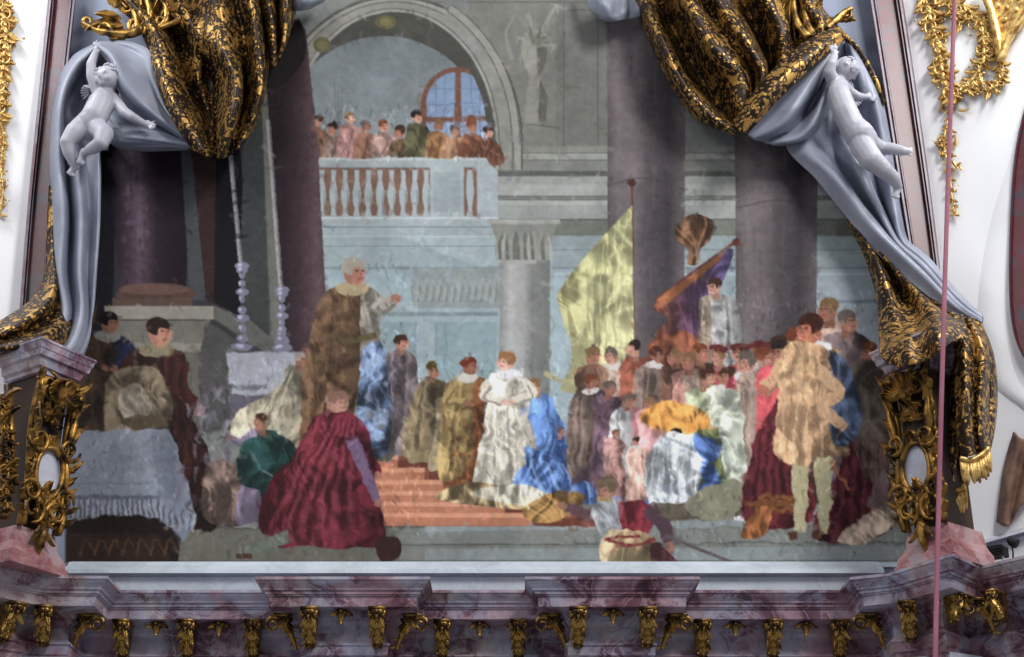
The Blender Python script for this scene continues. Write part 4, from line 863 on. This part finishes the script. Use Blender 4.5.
cloth(cl, 'lining_back', M['lining'], [
 [(100, 44, .1), (80, 70, .12), (66, 110, .1), (62, 150, .1)], [(108, 50, .08), (96, 84, .06), (88, 120, .05), (86, 150, .08)], [(120, 60, .1), (116, 90, .07), (112, 125, .05), (108, 150, .1)]], nu=40, nv=40, fold=.02, seed=4)
cloth(cl, 'brocade_end', M['brocade'], [
 [(50, 185, .28), (48, 235, .3), (46, 275, .4), (32, 300, .6), (0, 322, .9), (-20, 330, 1.0)],
 [(53, 187, .34), (52, 240, .4), (54, 285, .7), (42, 308, .95), (8, 330, 1.15), (-20, 338, 1.2)],
 [(54, 190, .3), (55, 245, .3), (58, 290, .5), (48, 318, .7), (18, 336, .95), (-20, 346, 1.1)],
 [(56, 190, .3), (58, 250, .25), (63, 295, .45), (58, 326, .9), (28, 344, 1.2), (-15, 352, 1.2)],
 [(58, 190, .2), (62, 255, .2), (70, 300, .3), (70, 335, .6), (45, 352, .9), (0, 356, 1.0)]], nu=50, nv=80, fold=.03, seed=23, freq=1.5)
# little piece of lining at the top, either side of the middle
o = cloth(cl, 'lining_tip', M['lining'], [[(282, -14, .3), (292, 4, .3), (290, 12, .2)], [(300, -14, .4), (306, 0, .45), (300, 10, .3)], [(330, -14, .3), (326, -2, .3), (310, 8, .2)]], nu=20, nv=20, fold=.01)
# right curtain
crn = empty('stucco_curtain', P(860, 200, .1)); tag(crn, 'gathered stucco curtain on the right, gold brocade with a long blue-grey lining', 'curtain')
cloth(crn, 'brocade', M['brocade'], [
 [(628, -12, .15), (650, 40, .2), (670, 82, .25), (698, 119, .28), (734, 134, .3)],
 [(638, -12, .5), (662, 40, .6), (682, 80, .58), (706, 110, .5), (737, 132, .45)],
 [(655, -12, .15), (676, 35, .1), (696, 72, .1), (716, 100, .12), (740, 128, .3)],
 [(680, -12, .85), (702, 32, .8), (722, 60, .75), (740, 82, .6), (744, 122, .5)],
 [(698, -12, .5), (720, 28, .55), (740, 54, .5), (754, 78, .4), (748, 118, .45)],
 [(712, -12, .8), (735, 22, .78), (752, 48, .7), (764, 74, .6), (752, 114, .5)],
 [(735, -12, .1), (752, 20, .08), (762, 44, .08), (769, 68, .1), (757, 110, .35)],
 [(760, -12, .65), (775, 15, .6), (782, 38, .5), (782, 62, .45), (761, 107, .5)],
 [(782, -12, .2), (794, 12, .2), (800, 32, .2), (795, 55, .3), (765, 103, .45)],
 [(800, -12, .45), (812, 8, .5), (820, 24, .5), (812, 45, .5), (770, 99, .5)],
 [(815, -12, .1), (822, 8, .12), (832, 24, .2), (825, 40, .3), (775, 96, .3)]], nu=130, nv=80, fold=.05, seed=31, freq=4)
cloth(crn, 'hem', M['brocade'], [
 [(735, 122, .6), (758, 90, .72), (780, 66, .74), (805, 44, .66), (838, 27, .42)],
 [(738, 129, .7), (764, 98, .85), (788, 74, .86), (812, 52, .78), (840, 32, .52)],
 [(744, 135, .6), (772, 104, .72), (796, 80, .74), (820, 58, .66), (846, 38, .42)]], nu=16, nv=60, fold=.01, seed=33, th=.06)
cloth(crn, 'side_hem', M['brocade'], [
 [(838, 28, .3), (858, 50, .32), (873, 76, .34), (884, 104, .3)], [(842, 32, .38), (862, 54, .42), (876, 80, .42), (884, 104, .34)], [(844, 37, .3), (860, 62, .3), (872, 86, .3), (883, 106, .28)]], nu=10, nv=40, fold=.006, seed=35, th=.04)
cloth(crn, 'lining_pouch', M['lining'], [
 [(840, 36, .3), (815, 60, .45), (790, 86, .5), (768, 112, .5), (748, 134, .5)],
 [(838, 42, .45), (820, 74, .6), (800, 102, .64), (780, 124, .6), (752, 138, .52)],
 [(836, 50, .1), (822, 84, .1), (808, 110, .15), (792, 130, .3), (762, 141, .4)],
 [(834, 58, .3), (826, 90, .5), (816, 116, .56), (800, 138, .5), (772, 144, .4)],
 [(834, 62, .05), (832, 92, .1), (824, 118, .15), (808, 138, .2), (782, 145, .2)]], nu=60, nv=60, fold=.03, seed=37, freq=1.5)
cloth(crn, 'hanging_lining', M['lining'], [
 [(838, 44, .1), (815, 100, .08), (786, 143, .2), (816, 178, .3), (846, 215, .34), (872, 248, .38), (905, 278, .5), (948, 310, .8), (982, 322, 1.05)],
 [(840, 43, .1), (824, 102, .06), (806, 142, .32), (838, 178, .5), (866, 214, .5), (892, 245, .55), (922, 274, .66), (954, 306, .9), (982, 322, 1.08)],
 [(842, 42, .1), (836, 100, .05), (832, 145, .08), (852, 182, .12), (874, 214, .2), (896, 244, .34), (924, 272, .5), (955, 304, .85), (982, 321, 1.05)],
 [(845, 42, .1), (850, 100, .06), (850, 145, .35), (866, 185, .48), (882, 216, .46), (898, 244, .5), (924, 268, .62), (956, 302, .9), (982, 320, 1.06)],
 [(848, 42, .35), (862, 92, .4), (868, 140, .12), (876, 185, .12), (888, 218, .14), (901, 243, .3), (925, 264, .5), (957, 300, .8), (982, 319, 1.04)],
 [(851, 43, .35), (872, 88, .42), (882, 135, .38), (889, 180, .36), (896, 216, .36), (904, 242, .4), (926, 261, .5), (958, 298, .8), (982, 318, 1.02)],
 [(853, 45, .1), (879, 90, .15), (891, 135, .12), (898, 180, .1), (903, 216, .12), (908, 241, .2), (928, 258, .3), (960, 296, .6), (982, 316, .9)]], nu=110, nv=130, fold=.04, seed=41, freq=2)
cloth(crn, 'brocade_end', M['brocade'], [
 [(848, 222, .2), (866, 258, .25), (878, 300, .4), (880, 338, .8), (882, 358, 1.35), (898, 368, 1.6)],
 [(852, 222, .35), (874, 256, .42), (890, 296, .62), (896, 330, 1.05), (900, 352, 1.6), (914, 364, 1.8)],
 [(858, 226, .2), (884, 262, .3), (902, 292, .36), (914, 320, .85), (918, 342, 1.45), (928, 358, 1.7)],
 [(866, 236, .3), (898, 272, .5), (920, 296, .8), (932, 315, 1.2), (934, 332, 1.75), (940, 350, 1.9)],
 [(874, 246, .2), (908, 282, .4), (934, 304, .7), (946, 316, 1.05), (950, 328, 1.6), (952, 342, 1.8)],
 [(884, 254, .3), (918, 286, .55), (944, 308, .85), (962, 320, 1.25), (966, 328, 1.5), (968, 338, 1.55)]], nu=90, nv=70, fold=.05, seed=43, freq=2.5)
cloth(crn, 'brocade_tail', M['brocade'], [
 [(948, 312, 1.0), (955, 345, 1.35), (956, 385, 1.42), (958, 425, 1.45), (962, 456, 1.45)],
 [(955, 314, 1.1), (964, 345, 1.5), (966, 385, 1.58), (967, 425, 1.6), (970, 456, 1.55)],
 [(962, 316, 1.0), (974, 345, 1.35), (974, 385, 1.4), (974, 425, 1.42), (976, 454, 1.45)],
 [(968, 318, 1.1), (982, 348, 1.45), (981, 385, 1.5), (980, 425, 1.5), (983, 450, 1.5)],
 [(974, 319, 1.0), (989, 350, 1.2), (988, 385, 1.25), (988, 420, 1.3), (988, 446, 1.4)]], nu=50, nv=60, fold=.02, seed=47, freq=1.5)
cloth(crn, 'brocade_side', M['brocade'], [
 [(970, 318, .9), (980, 345, 1.0), (986, 385, 1.1), (982, 430, 1.15), (976, 462, 1.2)],
 [(976, 320, 1.05), (988, 350, 1.15), (992, 385, 1.2), (990, 425, 1.25), (984, 458, 1.28)],
 [(980, 322, .85), (992, 354, .95), (996, 388, 1.0), (994, 425, 1.05), (988, 455, 1.1)]], nu=24, nv=50, fold=.02, seed=49)
cloth(crn, 'brocade_tail', M['brocade'], [
 [(946, 350, .95), (947, 400, .98), (946, 450, 1.0), (944, 490, 1.0)], [(954, 350, 1.1), (955, 400, 1.12), (953, 450, 1.16), (950, 490, 1.12)],
 [(962, 350, .95), (962, 400, .98), (960, 450, 1.0), (957, 488, 1.02)], [(970, 350, 1.05), (970, 400, 1.08), (967, 450, 1.1), (963, 486, 1.06)]], nu=34, nv=50, fold=.02, seed=51, freq=1.5)
fringe(crn, [(960, 458), (970, 460), (980, 456), (989, 448)], 24, (.1, 1), 1.5, 22, 1)
fringe(crn, [(943, 490), (950, 492), (958, 490), (965, 486)], 24, (.02, 1), 1.08, 20, 2)
cloth(crn, 'lining_tip', M['lining'], [[(582, -14, .2), (590, 8, .25), (600, 18, .2)], [(600, -14, .4), (606, 8, .42), (612, 21, .3)], [(622, -14, .2), (626, 6, .25), (628, 19, .2)], [(640, -14, .35), (642, 6, .35), (640, 16, .25)]], nu=30, nv=24, fold=.02, seed=3)
# ------------------------------------------------------------------ stucco putti
def cap_(mb, p, q, r0, r1, n=6):
    p, q = Vector(p), Vector(q)
    for i in range(n+1):
        t_ = i/n; mb.ball(p.lerp(q, t_), r0+(r1-r0)*t_, n=14)
def limb(mb, pts, rads):
    for a, b, r, s in zip(pts[:-1], pts[1:], rads[:-1], rads[1:]): cap_(mb, P(*a), P(*b), r*1.1, s*1.1, 8)
def remesh(o, vox=.011, it=3):
    md = o.modifiers.new('skin', 'REMESH'); md.mode = 'VOXEL'; md.voxel_size = vox; md.use_smooth_shade = True
    sm = o.modifiers.new('smooth', 'SMOOTH'); sm.factor = .6; sm.iterations = it
def putto(label, limbs, headc, headr, facedir, hands, feet, wings, hairseed, root):
    r = empty('putto', P(*root)); tag(r, label, 'stucco figure')
    b = MB()
    for pts, rads in limbs: limb(b, pts, rads)
    hc = P(*headc); f = Vector(facedir).normalized(); upv = Vector((0, 0, 1)); sd = f.cross(upv).normalized(); up = sd.cross(f).normalized()
    b.ball(hc, headr, 1, 1, 1.08, n=20); b.ball(hc+f*headr*.35-up*headr*.35, headr*.68, n=16)
    for s in (-1, 1):
        b.ball(hc+f*headr*.62-up*headr*.30+sd*s*headr*.42, headr*.36, n=12)       # cheek
        b.ball(hc+sd*s*headr*.98-up*headr*.12-f*headr*.05, headr*.2, n=10)       # ear
        b.ball(hc+f*headr*.88+up*headr*.22+sd*s*headr*.34, headr*.16, n=8)       # brow
    cap_(b, hc+f*headr*.95+up*headr*.12, hc+f*headr*1.16-up*headr*.16, headr*.09, headr*.15, 3)   # nose
    b.ball(hc+f*headr*.98-up*headr*.42, headr*.14, 1.3, 1.3, .6, n=8); b.ball(hc+f*headr*.9-up*headr*.68, headr*.2, n=8)
    for (wx, wy, wd), (dx, dy), th_ in hands:
        a0 = math.atan2(dy, dx); b.ball(P(wx+3*math.cos(a0), wy+3*math.sin(a0), wd), .036, n=10)
        for i in range(4):
            a = a0+(-.42+.28*i); L = [6.2, 7.4, 7.0, 5.4][i]
            x1, y1 = wx+5*math.cos(a), wy+5*math.sin(a); x2, y2 = x1+L*.55*math.cos(a), y1+L*.55*math.sin(a); a2 = a+.35*th_
            x3, y3 = x2+L*.5*math.cos(a2), y2+L*.5*math.sin(a2)
            cap_(b, P(x1, y1, wd), P(x2, y2, wd+.025), .013, .0115, 4); cap_(b, P(x2, y2, wd+.025), P(x3, y3, wd+.005), .0115, .009, 4)
        a = a0+1.15*th_; x1, y1 = wx+2.5*math.cos(a), wy+2.5*math.sin(a); cap_(b, P(wx+1, wy+1, wd), P(x1, y1, wd+.01), .017, .014, 3); cap_(b, P(x1, y1, wd+.01), P(x1+4*math.cos(a-.4*th_), y1+4*math.sin(a-.4*th_), wd+.02), .014, .011, 3)
    for (ax, ay, ad), (dx, dy), L in feet:
        a = math.atan2(dy, dx); ex, ey = ax+L*math.cos(a), ay+L*math.sin(a)
        b.ball(P(ax-2.5*math.cos(a), ay-2.5*math.sin(a), ad), .04, n=10)
        cap_(b, P(ax, ay, ad), P(ex, ey, ad), .042, .033, 5)
        for i in range(5):
            o_ = (i-2)*1.9; x, y = ex-o_*math.sin(a), ey+o_*math.cos(a); cap_(b, P(x, y, ad+.01), P(x+2.2*math.cos(a), y+2.2*math.sin(a), ad+.012), [.017, .013, .012, .011, .010][i], .009, 2)
    o = b.build('body', M['putto'], r); remesh(o)
    h = MB(); R = random.Random(hairseed)
    for i in range(46):
        d = Vector((R.gauss(0, 1), R.gauss(0, 1), R.gauss(0, 1))).normalized()
        if d.dot(f) > .45 or d.dot(up) < -.35: continue
        c = hc+d*headr*.98; ax = d.orthogonal().normalized(); bx = d.cross(ax)
        h.tube([c+(ax*math.cos(q)+bx*math.sin(q))*headr*.24*(1-q/9)+d*headr*.03*q for q in np.linspace(0, 6.5, 12)], headr*.10, n=6)
        h.ball(c, headr*.15, n=7)
    h.ball(hc-f*headr*.22+up*headr*.12, headr*.98, n=16)
    h.build('hair', M['putto'], r)
    for (x, y, d, ang, L) in wings:
        w = MB()
        for i in range(6):
            leaf(w, wallfn(d), x, y, ang+(i-2.5)*.22, L*(1-.07*i), 3.4, .01*i, .25, .35, .01, lobes=3)
        w.build('wing', M['putto'], r)
    return r
putto('plump stucco cherub on the left, one arm raised into the grey lining, legs dangling', [
  ([(106, 94, .62), (101, 104, .66), (95, 116, .68), (90, 124, .66)], [.085, .125, .125, .12]),
  ([(91, 122, .66), (88, 128, .64)], [.13, .125]),
  ([(98, 92, .62), (92, 76, .66), (91, 64, .68), (95, 54, .62)], [.062, .055, .046, .036]),
  ([(113, 98, .6), (124, 112, .66), (132, 117, .68), (143, 123, .62)], [.062, .053, .046, .034]),
  ([(84, 124, .64), (75, 132, .72), (67, 142, .74)], [.098, .092, .068]), ([(67, 142, .74), (69, 152, .7), (74, 165, .62)], [.066, .060, .036]),
  ([(97, 128, .68), (104, 134, .8), (101, 143, .84)], [.098, .09, .068]), ([(101, 143, .84), (93, 148, .78), (84, 153, .72)], [.066, .058, .036]),
  ([(106, 93, .62), (107, 84, .64)], [.06, .055])], (108, 78, .68), .128, (-.35, -.9, -.25),
  [((96, 53, .6), (.1, -1), 1), ((144, 124, .6), (1, .25), -1)], [((75, 167, .6), (-.55, .8), 7), ((83, 154, .7), (-.3, .95), 8)],
  [(118, 96, .3, .3, 13), (92, 88, .3, 2.7, 14)], 3, (95, 115, .6))
putto('plump stucco cherub on the right, back turned, climbing the grey lining with kicking legs', [
  ([(838, 84, .6), (839, 96, .66), (845, 112, .7), (852, 126, .7)], [.08, .115, .12, .12]),
  ([(852, 126, .7), (860, 136, .7)], [.12, .14]), ([(860, 134, .72), (865, 140, .7)], [.13, .12]),
  ([(834, 82, .62), (829, 72, .7), (831, 64, .74), (834, 57, .7)], [.066, .06, .05, .04]),
  ([(842, 84, .62), (850, 92, .55), (857, 96, .52), (864, 97, .48)], [.055, .048, .042, .032]),
  ([(864, 138, .66), (874, 146, .6), (882, 148, .55)], [.10, .085, .062]), ([(882, 148, .55), (892, 149, .6), (903, 151, .66)], [.062, .058, .044]),
  ([(862, 146, .72), (872, 160, .78), (884, 170, .76)], [.115, .105, .08]), ([(884, 170, .76), (893, 178, .7), (898, 186, .62)], [.078, .066, .042]),
  ([(838, 84, .6), (842, 76, .58)], [.06, .055])], (845, 69, .6), .12, (-.85, .1, .35),
  [((834, 56, .7), (-.1, -1), 1), ((865, 97, .46), (1, .05), -1)], [((905, 151, .66), (.5, .1), 5), ((898, 188, .6), (-.35, .95), 8)],
  [(850, 100, .45, .1, 14), (846, 92, .45, -.9, 12)], 8, (850, 120, .6))
# ------------------------------------------------------------------ gilded crests over the curtains and rocaille on the white walls
t = MB(); fw = wallfn(.35); s_ = .0102
for u, v, a, L, b in ((118, 26, -2.9, 34, -1.2), (122, 22, -2.6, 28, -.8), (125, 25, 2.9, 24, .9), (128, 15, -2.2, 34, -.7), (134, 18, -1.8, 36, -.5), (140, 20, -1.5, 38, -.3), (148, 22, -1.2, 36, .3), (158, 20, -1.0, 30, .7), (166, 18, -.6, 26, .9), (130, 30, 2.5, 22, .8), (120, 8, -2.4, 24, .6), (150, 8, 1.0, 22, .8), (140, 4, 1.4, 24, .5), (170, 2, .9, 28, .6), (180, 6, .5, 22, -.8)): leaf(t, fw, u, v, a, L, 6, .0, .6, b, s_)
for u, v, r, a, g in ((88, 22, 7, 0, 1), (104, 30, 8, 1, -1), (136, 26, 8, 2, 1), (160, 22, 8, 3, -1), (178, 12, 7, 1, 1), (128, 4, 8, 2, -1)): scroll(t, fw, u, v, r, a, 1.3, .032, .05, g)
for pts in ([(82, 22), (96, 30), (112, 33), (130, 34), (142, 28)], [(136, 34), (137, 20), (132, 4), (122, -14)], [(144, 34), (150, 16), (148, 0), (140, -14)], [(152, 32), (166, 20), (166, 2), (160, -14)], [(160, 28), (178, 20), (182, 4), (176, -14)]):
    t.tube([fw(x, y, .08) for x, y in cr(pts, 16)], list(np.linspace(.025, .055, 16)), n=8)
tag(t.build('gilded_crest', M['gold']), 'gilded acanthus scroll crest above the left curtain and cherub', 'carving')
t = MB()
for u, v, a, L, b in ((812, 30, -1.4, 34, .5), (806, 34, -1.7, 36, .3), (800, 20, -1.2, 26, -.4), (790, 24, -1.6, 30, .3), (780, 18, -1.3, 26, .6), (815, 36, -.4, 18, -.8), (818, 30, -.9, 20, .8), (806, 10, -.6, 18, .8), (812, 20, .3, 14, .8), (796, 10, -2.0, 20, .5), (836, 22, -.6, 20, -.8), (838, 20, -.2, 18, .7), (834, 26, 2.2, 14, .5)): leaf(t, fw, u, v, a, L, 5, .0, .6, b, s_)
for u, v, r, a, g in ((830, 24, 6, 0, 1), (846, 14, 6, 2, -1), (806, 38, 6, 3, 1), (812, 6, 6, 1, 1)): scroll(t, fw, u, v, r, a, 1.3, .03, .05, g)
for pts in ([(826, 30), (834, 22), (842, 14), (852, 8)], [(816, 38), (808, 26), (804, 8), (800, -14)], [(808, 38), (796, 20), (792, -14)]):
    t.tube([fw(x, y, .08) for x, y in cr(pts, 16)], list(np.linspace(.055, .025, 16)), n=8)
tag(t.build('gilded_crest', M['gold']), 'gilded acanthus scroll crest above the right curtain and cherub', 'carving')
fr_ = lambda u, v, w: wr(u, v, .03+w); s_ = .0098
t = MB()
rocaille(t, fr_, [(922, -14), (928, 10), (934, 32), (940, 56), (944, 80), (950, 96)], 3, 13, s_, 1.3)
rocaille(t, fr_, [(950, -12), (966, 8), (980, 22), (984, 44), (982, 66), (968, 84), (954, 94)], 4, 11, s_, 1.1)
rocaille(t, fr_, [(980, 20), (992, 40), (1000, 62), (1002, 78), (992, 88), (972, 88)], 5, 9, s_, 1.1)
rocaille(t, fr_, [(940, -14), (952, 6), (960, 18)], 6, 12, s_, 1.3)
for a in ([(1040, -10), (1022, 20), (1008, 40), (1000, 62)], [(980, -14), (990, 8), (996, 30), (1000, 56)]): t.tube([fr_(x, y, .06) for x, y in cr(a, 16)], .045, n=8)
t.add([fr_(988, -14, .02), fr_(1040, -14, .02), fr_(1016, 28, .02), fr_(1002, 44, .02)], [(0, 1, 2, 3)])
for i in range(4):
    for j in range(3-i//2): t.ball(fr_(1000+i*9-j*2, -6+j*12+i*2, .03), .03, n=8)
tag(t.build('rocaille_ornament', M['goldlight']), 'large openwork gilded rocaille cartouche on the white wall at upper right', 'carving')
t = MB()
rocaille(t, fr_, [(952, 100), (948, 120), (944, 140), (946, 156), (950, 176), (952, 198), (954, 212)], 8, 5.5, s_, 1.0)
for i in range(26):
    R = random.Random(i); u, v = 947+R.uniform(-8, 10), R.uniform(100, 170); leaf(t, fr_, u, v, R.uniform(0, 6.3), R.uniform(6, 12), 2, .0, .6, R.uniform(-1, 1), s_, lobes=2)
tag(t.build('hanging_sprig', M['goldlight']), 'thin trailing gilded sprig below the upper right cartouche', 'carving')
fl_ = lambda u, v, w: onplane(u, v, LO, LN, .03+w); s_ = .0098
t = MB(); rocaille(t, fl_, [(-6, -12), (2, 10), (6, 30), (4, 52), (2, 72), (-2, 95), (0, 120)], 21, 12, s_, 1.3); rocaille(t, fl_, [(-10, 10), (-4, 40), (-2, 80), (2, 100)], 22, 10, s_, 1.2)
tag(t.build('rocaille_ornament', M['goldlight']), 'gilded rocaille ornament on the white wall at the upper left edge', 'carving')
t = MB(); rocaille(t, fl_, [(0, 122), (4, 138), (2, 152), (1, 170), (3, 190), (0, 214)], 25, 6, s_, 1.2)
tag(t.build('hanging_sprig', M['goldlight']), 'thin trailing gilded sprig at the left edge below the rocaille', 'carving')
# ------------------------------------------------------------------ cable, floodlight, speaker box, painted drapery fragment
t = MB(); t.tube([P(955.5-21*q+1.6*math.sin(q*PI)*-1, -25+710*q, 2.6) for q in np.linspace(0, 1, 30)], .019, n=10)
tag(t.build('hanging_cable', M['cable']), 'long thin pink cable hanging down the right side in front of the console', 'cable')
bx = empty('floodlight', wr(993, 556, .25)); tag(bx, 'low black floodlight box lying on the ledge at far right', 'light')
n_ = RN; e_ = RD
def obox(mb, c, hx, hn, hz):
    c = Vector(c); pr = [c+e_*a*hx+n_*b_*hn+Vector((0, 0, g*hz)) for g in (-1, 1) for a, b_ in ((-1, -1), (1, -1), (1, 1), (-1, 1))]
    mb.add(pr, [(0, 1, 2, 3), (7, 6, 5, 4), (0, 4, 5, 1), (1, 5, 6, 2), (2, 6, 7, 3), (3, 7, 4, 0)])
t = MB(); obox(t, wr(993, 553, .25), .115, .08, .045); hsg = t.build('housing', M['dark'], bx, smooth=False)
t = MB(); [obox(t, wr(993, 549+i*2.4, .34), .105, .008, .006) for i in range(4)]; t.build('louvre', M['dark'], bx, smooth=False)
t = MB(); obox(t, wr(984, 557, .25), .008, .03, .05); t.build('foot', M['block'], bx, smooth=False)
t = MB(); obox(t, wr(1003, 557, .25), .008, .03, .05); t.build('foot', M['block'], bx, smooth=False)
sp = empty('spotlight', wr(1012, 558, .2)); tag(sp, 'small black spotlight on a short stem at the right edge', 'light')
t = MB(); t.tube([wr(1013, 560, .2), wr(1013, 552, .2), wr(1012, 546, .2)], .008); t.build('stem', M['dark'], sp)
t = MB(); t.tube([wr(1008, 539, .2), wr(1010, 541, .2), wr(1015, 543, .2), wr(1017, 544, .2)], [.02, .038, .045, .045], n=12); t.build('lamp_head', M['dark'], sp)
m_dr = plaster('brown_painted_drapery', rgb(150, 118, 98), rgb(96, 70, 60), sc=5)
t = MB(); cc = [[(1014, 432, .04), (1004, 470, .04), (997, 522, .04)], [(1020, 438, .12), (1010, 480, .14), (1004, 526, .12)], [(1028, 440, .04), (1018, 484, .05), (1010, 524, .04)], [(1040, 446, .12), (1030, 480, .12), (1018, 508, .10)], [(1060, 450, .04), (1046, 474, .04), (1032, 496, .04)]]
csr = np.array([cr(c, 30) for c in cc]); t.grid([[wr(*q) for q in cr(csr[:, j], 30)] for j in range(30)]); o = t.build('painted_drapery', m_dr); solidify(o, .02)
tag(o, 'brown drapery edge of the neighbouring mural at the right edge', 'drapery')
# ------------------------------------------------------------------ light: tall windows of the hall on both sides, sky-lit room, plus two added lamps for the side walls
w = bpy.data.worlds.new('hall'); bpy.context.scene.world = w; w.use_nodes = True; bg = w.node_tree.nodes['Background']
bg.inputs['Color'].default_value = (.72, .76, .84, 1); bg.inputs['Strength'].default_value = .36
def area(name, loc, tgt, sx, sy, e, col=(1, .98, .95), spread=180):
    d = bpy.data.lights.new(name, 'AREA'); d.shape = 'RECTANGLE'; d.size = sx; d.size_y = sy; d.energy = e; d.color = col; d.spread = math.radians(spread)
    o = bpy.data.objects.new(name, d); C.objects.link(o); o.location = loc; o.rotation_euler = (Vector(tgt)-Vector(loc)).to_track_quat('-Z', 'Y').to_euler(); return o
area('window_light_right', (8, 0, 18), (0, 13.6, 8), 4, 6, 2100)
area('window_light_left', (-8, 0, 15), (0, 13.6, 8), 4, 6, 520)
area('added_wall_light_right', (6.5, 10.9, 13.4), (5.6, 12.6, 9.5), 1.5, 1.5, 250, (.95, .97, 1))  # added lamp, no known window here; whitens the upper right wall
area('added_wall_light_left', (-6.8, 10.9, 13.4), (-6.0, 12.6, 9.5), 1.5, 1.5, 210, (.95, .97, 1))  # its added counterpart, brightening the top of the left wall
